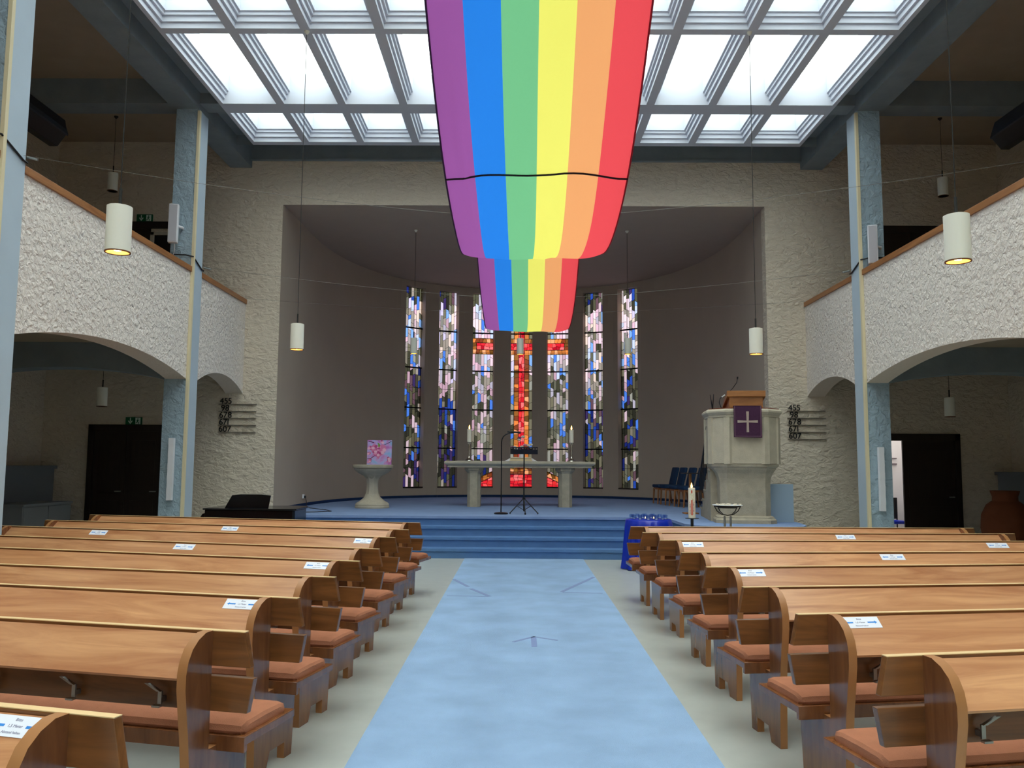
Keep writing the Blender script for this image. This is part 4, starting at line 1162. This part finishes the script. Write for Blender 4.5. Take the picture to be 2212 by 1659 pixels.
# parament with cross, microphone, sticks
c_ = Matrix.Translation((PXc, PYc, ZP)) @ Matrix.Rotation(PR, 4, 'Z')
t = thing('pulpit_cloth', 'aubergine pulpit cloth with embroidered cross hanging below the desk', 'cloth', (0, 0, 0)); t.matrix_world = c_
q = MB(); n0 = 0
yv = -.645
q.prism([(-.215, 1.41), (.235, 1.40), (.232, 1.925), (-.212, 1.925)], yv, yv + .012, 'y'); q.box((-.212, yv, 1.913), (.232, -.56, 1.925)); q.build('hanging', PURPLE, t)
q = MB(); q.box((-.20, yv - .003, 1.42), (.222, yv, 1.428)); q.box((-.20, yv - .003, 1.42), (-.193, yv, 1.92)); q.box((.214, yv - .003, 1.42), (.221, yv, 1.92)); q.build('border', plain('muted_mauve_border', (124, 92, 108), .8), t)
q = MB()
cxx, czz = .008, 1.665
q.prism([(cxx-.016, czz-.0), (cxx-.022, czz+.165), (cxx+.022, czz+.165), (cxx+.016, czz), (cxx+.02, czz-.175), (cxx-.02, czz-.175)], yv - .004, yv, 'y')
q.prism([(cxx-.162, czz-.022), (cxx, czz-.014), (cxx+.162, czz-.022), (cxx+.162, czz+.022), (cxx, czz+.014), (cxx-.162, czz+.022)], yv - .0045, yv, 'y'); q.build('cross', TAUPE, t)
t = thing('pulpit_microphone', 'thin gooseneck microphone rising from the pulpit desk', 'microphone', (0, 0, 0)); t.matrix_world = c_
q = MB(); q.tube([(-.36, -.30, 1.897), (-.40, -.32, 2.0), (-.39, -.38, 2.07), (-.30, -.42, 2.13), (-.20, -.45, 2.22), (-.13, -.47, 2.32), (-.115, -.47, 2.39)], .006, 8); q.build('gooseneck', BLACK, t)
q = MB(); q.tube([(-.115, -.47, 2.38), (-.113, -.47, 2.42)], .013, 8); q.build('capsule', BLACK, t)
q = MB(); q.tube([(-.36, -.39, 2.085), (-.31, -.415, 2.12)], .016, 8); q.build('silver_joint', SILVER, t)
t = thing('incense_sticks', 'two thin dark sticks standing on the pulpit coping', 'sticks', (0, 0, 0)); t.matrix_world = c_
for dx in (-.035, .025):
    q = MB(); q.tube([(-.50, -.22, 1.896), (-.50 + dx, -.22, 2.14 + .01*(dx > 0))], [.012, .005], 6); q.build('stick', BLACK, t)

# flat panel and painted shade of the gap beside the pulpit
t = thing('wall_panel', 'flat grey blue panel standing upright beside the pulpit pedestal', 'panel', (4.365, 14.32, ZP), 0)
q = MB(); q.box((-.20, -.015, 0), (.19, .015, .64)); q.build('board', PANELB, t, bevel=.004)
q = MB(); q.box((-.20, .02, 0), (-.15, .10, .62)); q.build('rear_strut', BLACK, t)
q = MB(); q.box((-.255, -.01, .01), (-.20, .10, .65)); q.build('gap_shade', BLACK, t)  # black box standing in for the shaded gap next to the board

# ------------------------------------------------------------------ candle, tea light bowl, glass table
t = thing('paschal_candle', 'tall white decorated candle burning on a black stand beside the pulpit', 'candle', (2.49, 12.62, 0), 0)
q = MB(); q.lathe([(.17, 0), (.17, .015), (.03, .03), (.022, .05), (.022, .80), (.03, .815)], seg=20); q.build('stand', BLACK, t, smooth=True)
q = MB(); q.lathe([(.10, .815), (.10, .823), (.02, .828)], seg=20); q.build('drip_plate', BLACK, t, smooth=True)
q = MB(); q.lathe([(.052, .823), (.052, 1.265), (.044, 1.27), (.01, 1.262)], seg=28); cnd = q.build('candle', WAX, t, smooth=True)
q = MB(); q.lathe([(.004, 1.262), (.016, 1.285), (.013, 1.305), (.002, 1.345)], seg=10); q.build('flame', FLAME, t, smooth='all')
CRED = plain('candle_red_wax', (206, 66, 36), .6); CINK = plain('candle_dark_red_letter', (150, 40, 50), .6); CGOLD = plain('candle_gold_wax', (214, 206, 168), .5)
def on_candle(q, pts, dep=.0015):
    """flat (s,z) shape wrapped on the candle, s along the circumference, 0 faces the nave"""
    n0 = len(q.v); R_ = .0523
    for r_ in (R_ - .0005, R_ + dep):
        for s_, z in pts:
            a = -math.pi / 2 - .18 + s_ / R_
            q.v.append((r_ * math.cos(a), r_ * math.sin(a), z))
    k = len(pts)
    q.f.append(tuple(range(n0, n0 + k))); q.m.append(0); q.f.append(tuple(range(n0 + 2*k - 1, n0 + k - 1, -1))); q.m.append(0)
    for i in range(k):
        j = (i + 1) % k; q.f.append((n0 + i, n0 + j, n0 + k + j, n0 + k + i)); q.m.append(0)
def sbox(q, s0, s1, z0, z1): on_candle(q, [(s0, z0), ((s0+s1)/2, z0), (s1, z0), (s1, z1), ((s0+s1)/2, z1), (s0, z1)])
q = MB(); sbox(q, -.009, .009, .865, 1.09); sbox(q, -.036, .036, 1.05, 1.066); sbox(q, -.009, .009, 1.19, 1.235); q.build('red_cross', CRED, cnd)
q = MB(); on_candle(q, [(-.028, 1.185), (-.005, 1.19), (.005, 1.12), (.03, 1.09), (.012, 1.08), (-.012, 1.12)])
for k in range(4): on_candle(q, [(.006 + .006*k, 1.16 - .012*k), (.034, 1.185 - .02*k), (.034, 1.180 - .02*k), (.008 + .006*k, 1.152 - .012*k)])
q.build('dove_ornament', CGOLD, cnd)
q = MB()                                                                  # Alpha above Omega, and the turned year
sbox(q, -.036, -.032, .965, 1.035); sbox(q, -.022, -.018, .965, 1.035); sbox(q, -.034, -.02, .995, 1.0); sbox(q, -.034, -.020, 1.03, 1.036)
sbox(q, -.036, -.032, .885, .945); sbox(q, -.022, -.018, .885, .945); sbox(q, -.034, -.02, .942, .948); sbox(q, -.04, -.032, .882, .887); sbox(q, -.022, -.014, .882, .887)
q.build('alpha_omega', CINK, cnd)
q = MB()
def seg7(z, on):                                                          # digits running down the candle
    x0, x1, h = .016, .034, .034
    S7 = {'l': (x0, x0+.003, z, z+h), 'r': (x1-.003, x1, z, z+h), 't': (x0, x1, z+h-.003, z+h), 'b': (x0, x1, z, z+.003), 'm': (x0+.008, x0+.011, z, z+h)}
    for k in on: sbox(q, *S7[k])
for i, on in enumerate(('lrtm', 'lrtb', 'lrtm', 'lt')): seg7(1.005 - .044*i, on)
q.build('year_digits', CINK, cnd)

t = thing('tealight_bowl', 'iron stand holding a shallow bowl of white tea lights beside the candle', 'stand', (3.02, 12.62, 0), 0)
IRON = plain('brown_black_iron', (44, 38, 34), .5, .4, .5)
for sg in (-1, 1):
    q = MB(); q.tube([(sg*.045, 0, 0), (sg*.045, 0, .86)], .016, 8); q.build('leg', METAL, t)
for sg in (-1, 1):
    for w_ in (.145, .195):
        q = MB(); q.tube([(0, 0, .865), (sg*w_*.45, 0, .88), (sg*w_*.8, 0, .93), (sg*w_, .0, 1.0)], .007, 6); q.build('curved_arm', IRON, t)
q = MB(); q.lathe([(.02, .97), (.14, .975), (.15, .99), (.195, .995), (.20, 1.015), (.19, 1.015), (.15, 1.0)], seg=28); q.build('bowl', IRON, t, smooth=True)
q = MB(); q.lathe([(.22, 1.014), (.225, 1.02), (.01, 1.018)], seg=28); q.build('glass_plate', WHITE, t, smooth=True)
rr = random.Random(5)
for i in range(14):
    a = 2.4 * i; rad = .05 * math.sqrt(i)
    q = MB(); q.lathe([(.02, 0), (.022, .018), (.004, .014)], (3.02 + rad*math.cos(a), 12.62 + rad*math.sin(a), 1.019), 12)
    tag(q.build('tealight', WAX, smooth=True), 'small white tea light lying in the iron bowl beside the candle', 'tea light', 'tea lights in the iron bowl')

TX, TY, TZ, TR = 1.93, 13.2, .765, .355
t = thing('round_table', 'round table under a royal blue satin cloth before the steps', 'table', (TX, TY, 0), 0)
q = MB(); q.lathe([(.03, 0), (.03, .7)], seg=12); q.lathe([(.22, 0), (.2, .02), (.03, .03)], seg=20); q.build('pedestal', BLACK, t)
q = MB(); q.lathe([(TR - .02, .72), (TR - .01, TZ - .006)], seg=32); q.build('table_top', W_DARK, t)
q = MB(); sg_ = 96
prof = [(0.001, TZ), (TR - .015, TZ), (TR, TZ - .012), (TR + .012, TZ - .1), (TR + .025, .45), (TR + .035, .2), (TR + .05, .012)]
for k, (r_, z) in enumerate(prof):
    for i in range(sg_):
        a = 2 * math.pi * i / sg_
        am = max(0, k - 2) * .0075
        rr_ = r_ + am * math.sin(14 * a + .6 * math.sin(3 * a)) + am * .5 * math.sin(23 * a + k * .3)
        q.v.append((rr_ * math.cos(a), rr_ * math.sin(a), z))
for k in range(len(prof) - 1):
    for i in range(sg_):
        j = (i + 1) % sg_; q.f.append((k*sg_ + i, k*sg_ + j, (k+1)*sg_ + j, (k+1)*sg_ + i)); q.m.append(0)
cl = tag(q.build('table_cloth', SATIN, smooth='all'), 'royal blue satin cloth falling in folds over the round table', 'cloth'); cl.location = (TX, TY, 0)
q = MB(); q.lathe([(.026, 0), (.029, .004), (.034, .07), (.0325, .07), (.027, .006), (.002, .005)], seg=14, cap=False); gl = q.mesh('tumbler', GLASSW, smooth=True)
q = MB(); q.lathe([(.02, .006), (.021, .02), (.003, .018)], seg=10); wx = q.mesh('wax', WAX, smooth=True)
fm = MB(); fm.lathe([(.002, .018), (.006, .028), (.001, .046)], seg=8); fm = fm.mesh('flame', FLAME, smooth='all')
pos = [(0, 0)] + [(.13*math.cos(i*math.pi/3), .13*math.sin(i*math.pi/3)) for i in range(6)] + [(.265*math.cos(i*math.pi/6.5 + .2), .265*math.sin(i*math.pi/6.5 + .2)) for i in range(13)]
for i, (x, y) in enumerate(pos):
    lit = i in (5, 6)
    g = thing('tealight_glass', 'clear tumbler with %s tea light on the blue satin tablecloth' % ('a burning' if lit else 'an unlit'), 'glass', (TX + x, TY + y, TZ + .001), 0, 'tumblers on the blue cloth' if not lit else 'burning tumblers on the blue cloth')
    obj('tumbler', gl, g); obj('wax', wx, g)
    if lit: obj('flame', fm, g)

# ------------------------------------------------------------------ upholstered chairs beside the pulpit stairs
def chair(x, y, rz, label):
    t = thing('upholstered_chair', label, 'chair', (x, y, ZP), rz, 'blue chairs beside the pulpit')
    q = MB()
    n0 = len(q.v)
    q.box((-.24, -.24, .40), (.24, .24, .475)); q.build('seat', NAVY, t, smooth=True, bevel=.028)
    q = MB(); q.prism([(-.235, .48), (-.20, .47), (-.27, .90), (-.31, .905)], -.20, .20, 'y')
    q = MB(); q.prism([(.17, .46), (.235, .46), (.34, .88), (.30, .90), (.27, .89)], -.215, .215, 'y'); q.build('backrest', NAVY, t, smooth=True, bevel=.02)
    q = MB(); q.box((-.21, -.21, .35), (.21, .21, .405)); q.build('apron', W_CHAIR, t)
    for a, c in ((-.20, -.20), (-.20, .20), (.20, -.20), (.20, .20)):
        e = .05 if a > 0 else -.02
        q = MB(); q.tube([(a + e, c, 0), (a, c, .38)], [.016, .024], 8); q.build('leg', W_CHAIR, t, smooth=True)
chair(3.50, 20.85, math.radians(6), 'dark blue upholstered wooden chair furthest from the pulpit stairs')
chair(3.58, 20.25, math.radians(6), 'dark blue upholstered wooden chair second in the row by the pulpit stairs')
chair(3.68, 19.65, math.radians(6), 'dark blue upholstered wooden chair third in the row by the pulpit stairs')
chair(3.78, 19.05, math.radians(6), 'dark blue upholstered wooden chair next to the pulpit stairs')
t = thing('side_stand', 'small dark topped wooden stand beside the pulpit stairs', 'stand', (3.28, 16.6, ZP), 0)
q = MB(); q.box((-.16, -.14, .78), (.22, .14, .80)); q.build('top', plain('dark_brown_top', (44, 34, 32), .5), t, bevel=.004)
q = MB(); q.tube([(0, 0, .02), (0, 0, .78)], .03, 10); q.build('post', W_CHAIR, t)
q = MB(); q.box((-.14, -.12, 0), (.14, .12, .025)); q.build('foot', W_CHAIR, t, bevel=.005)
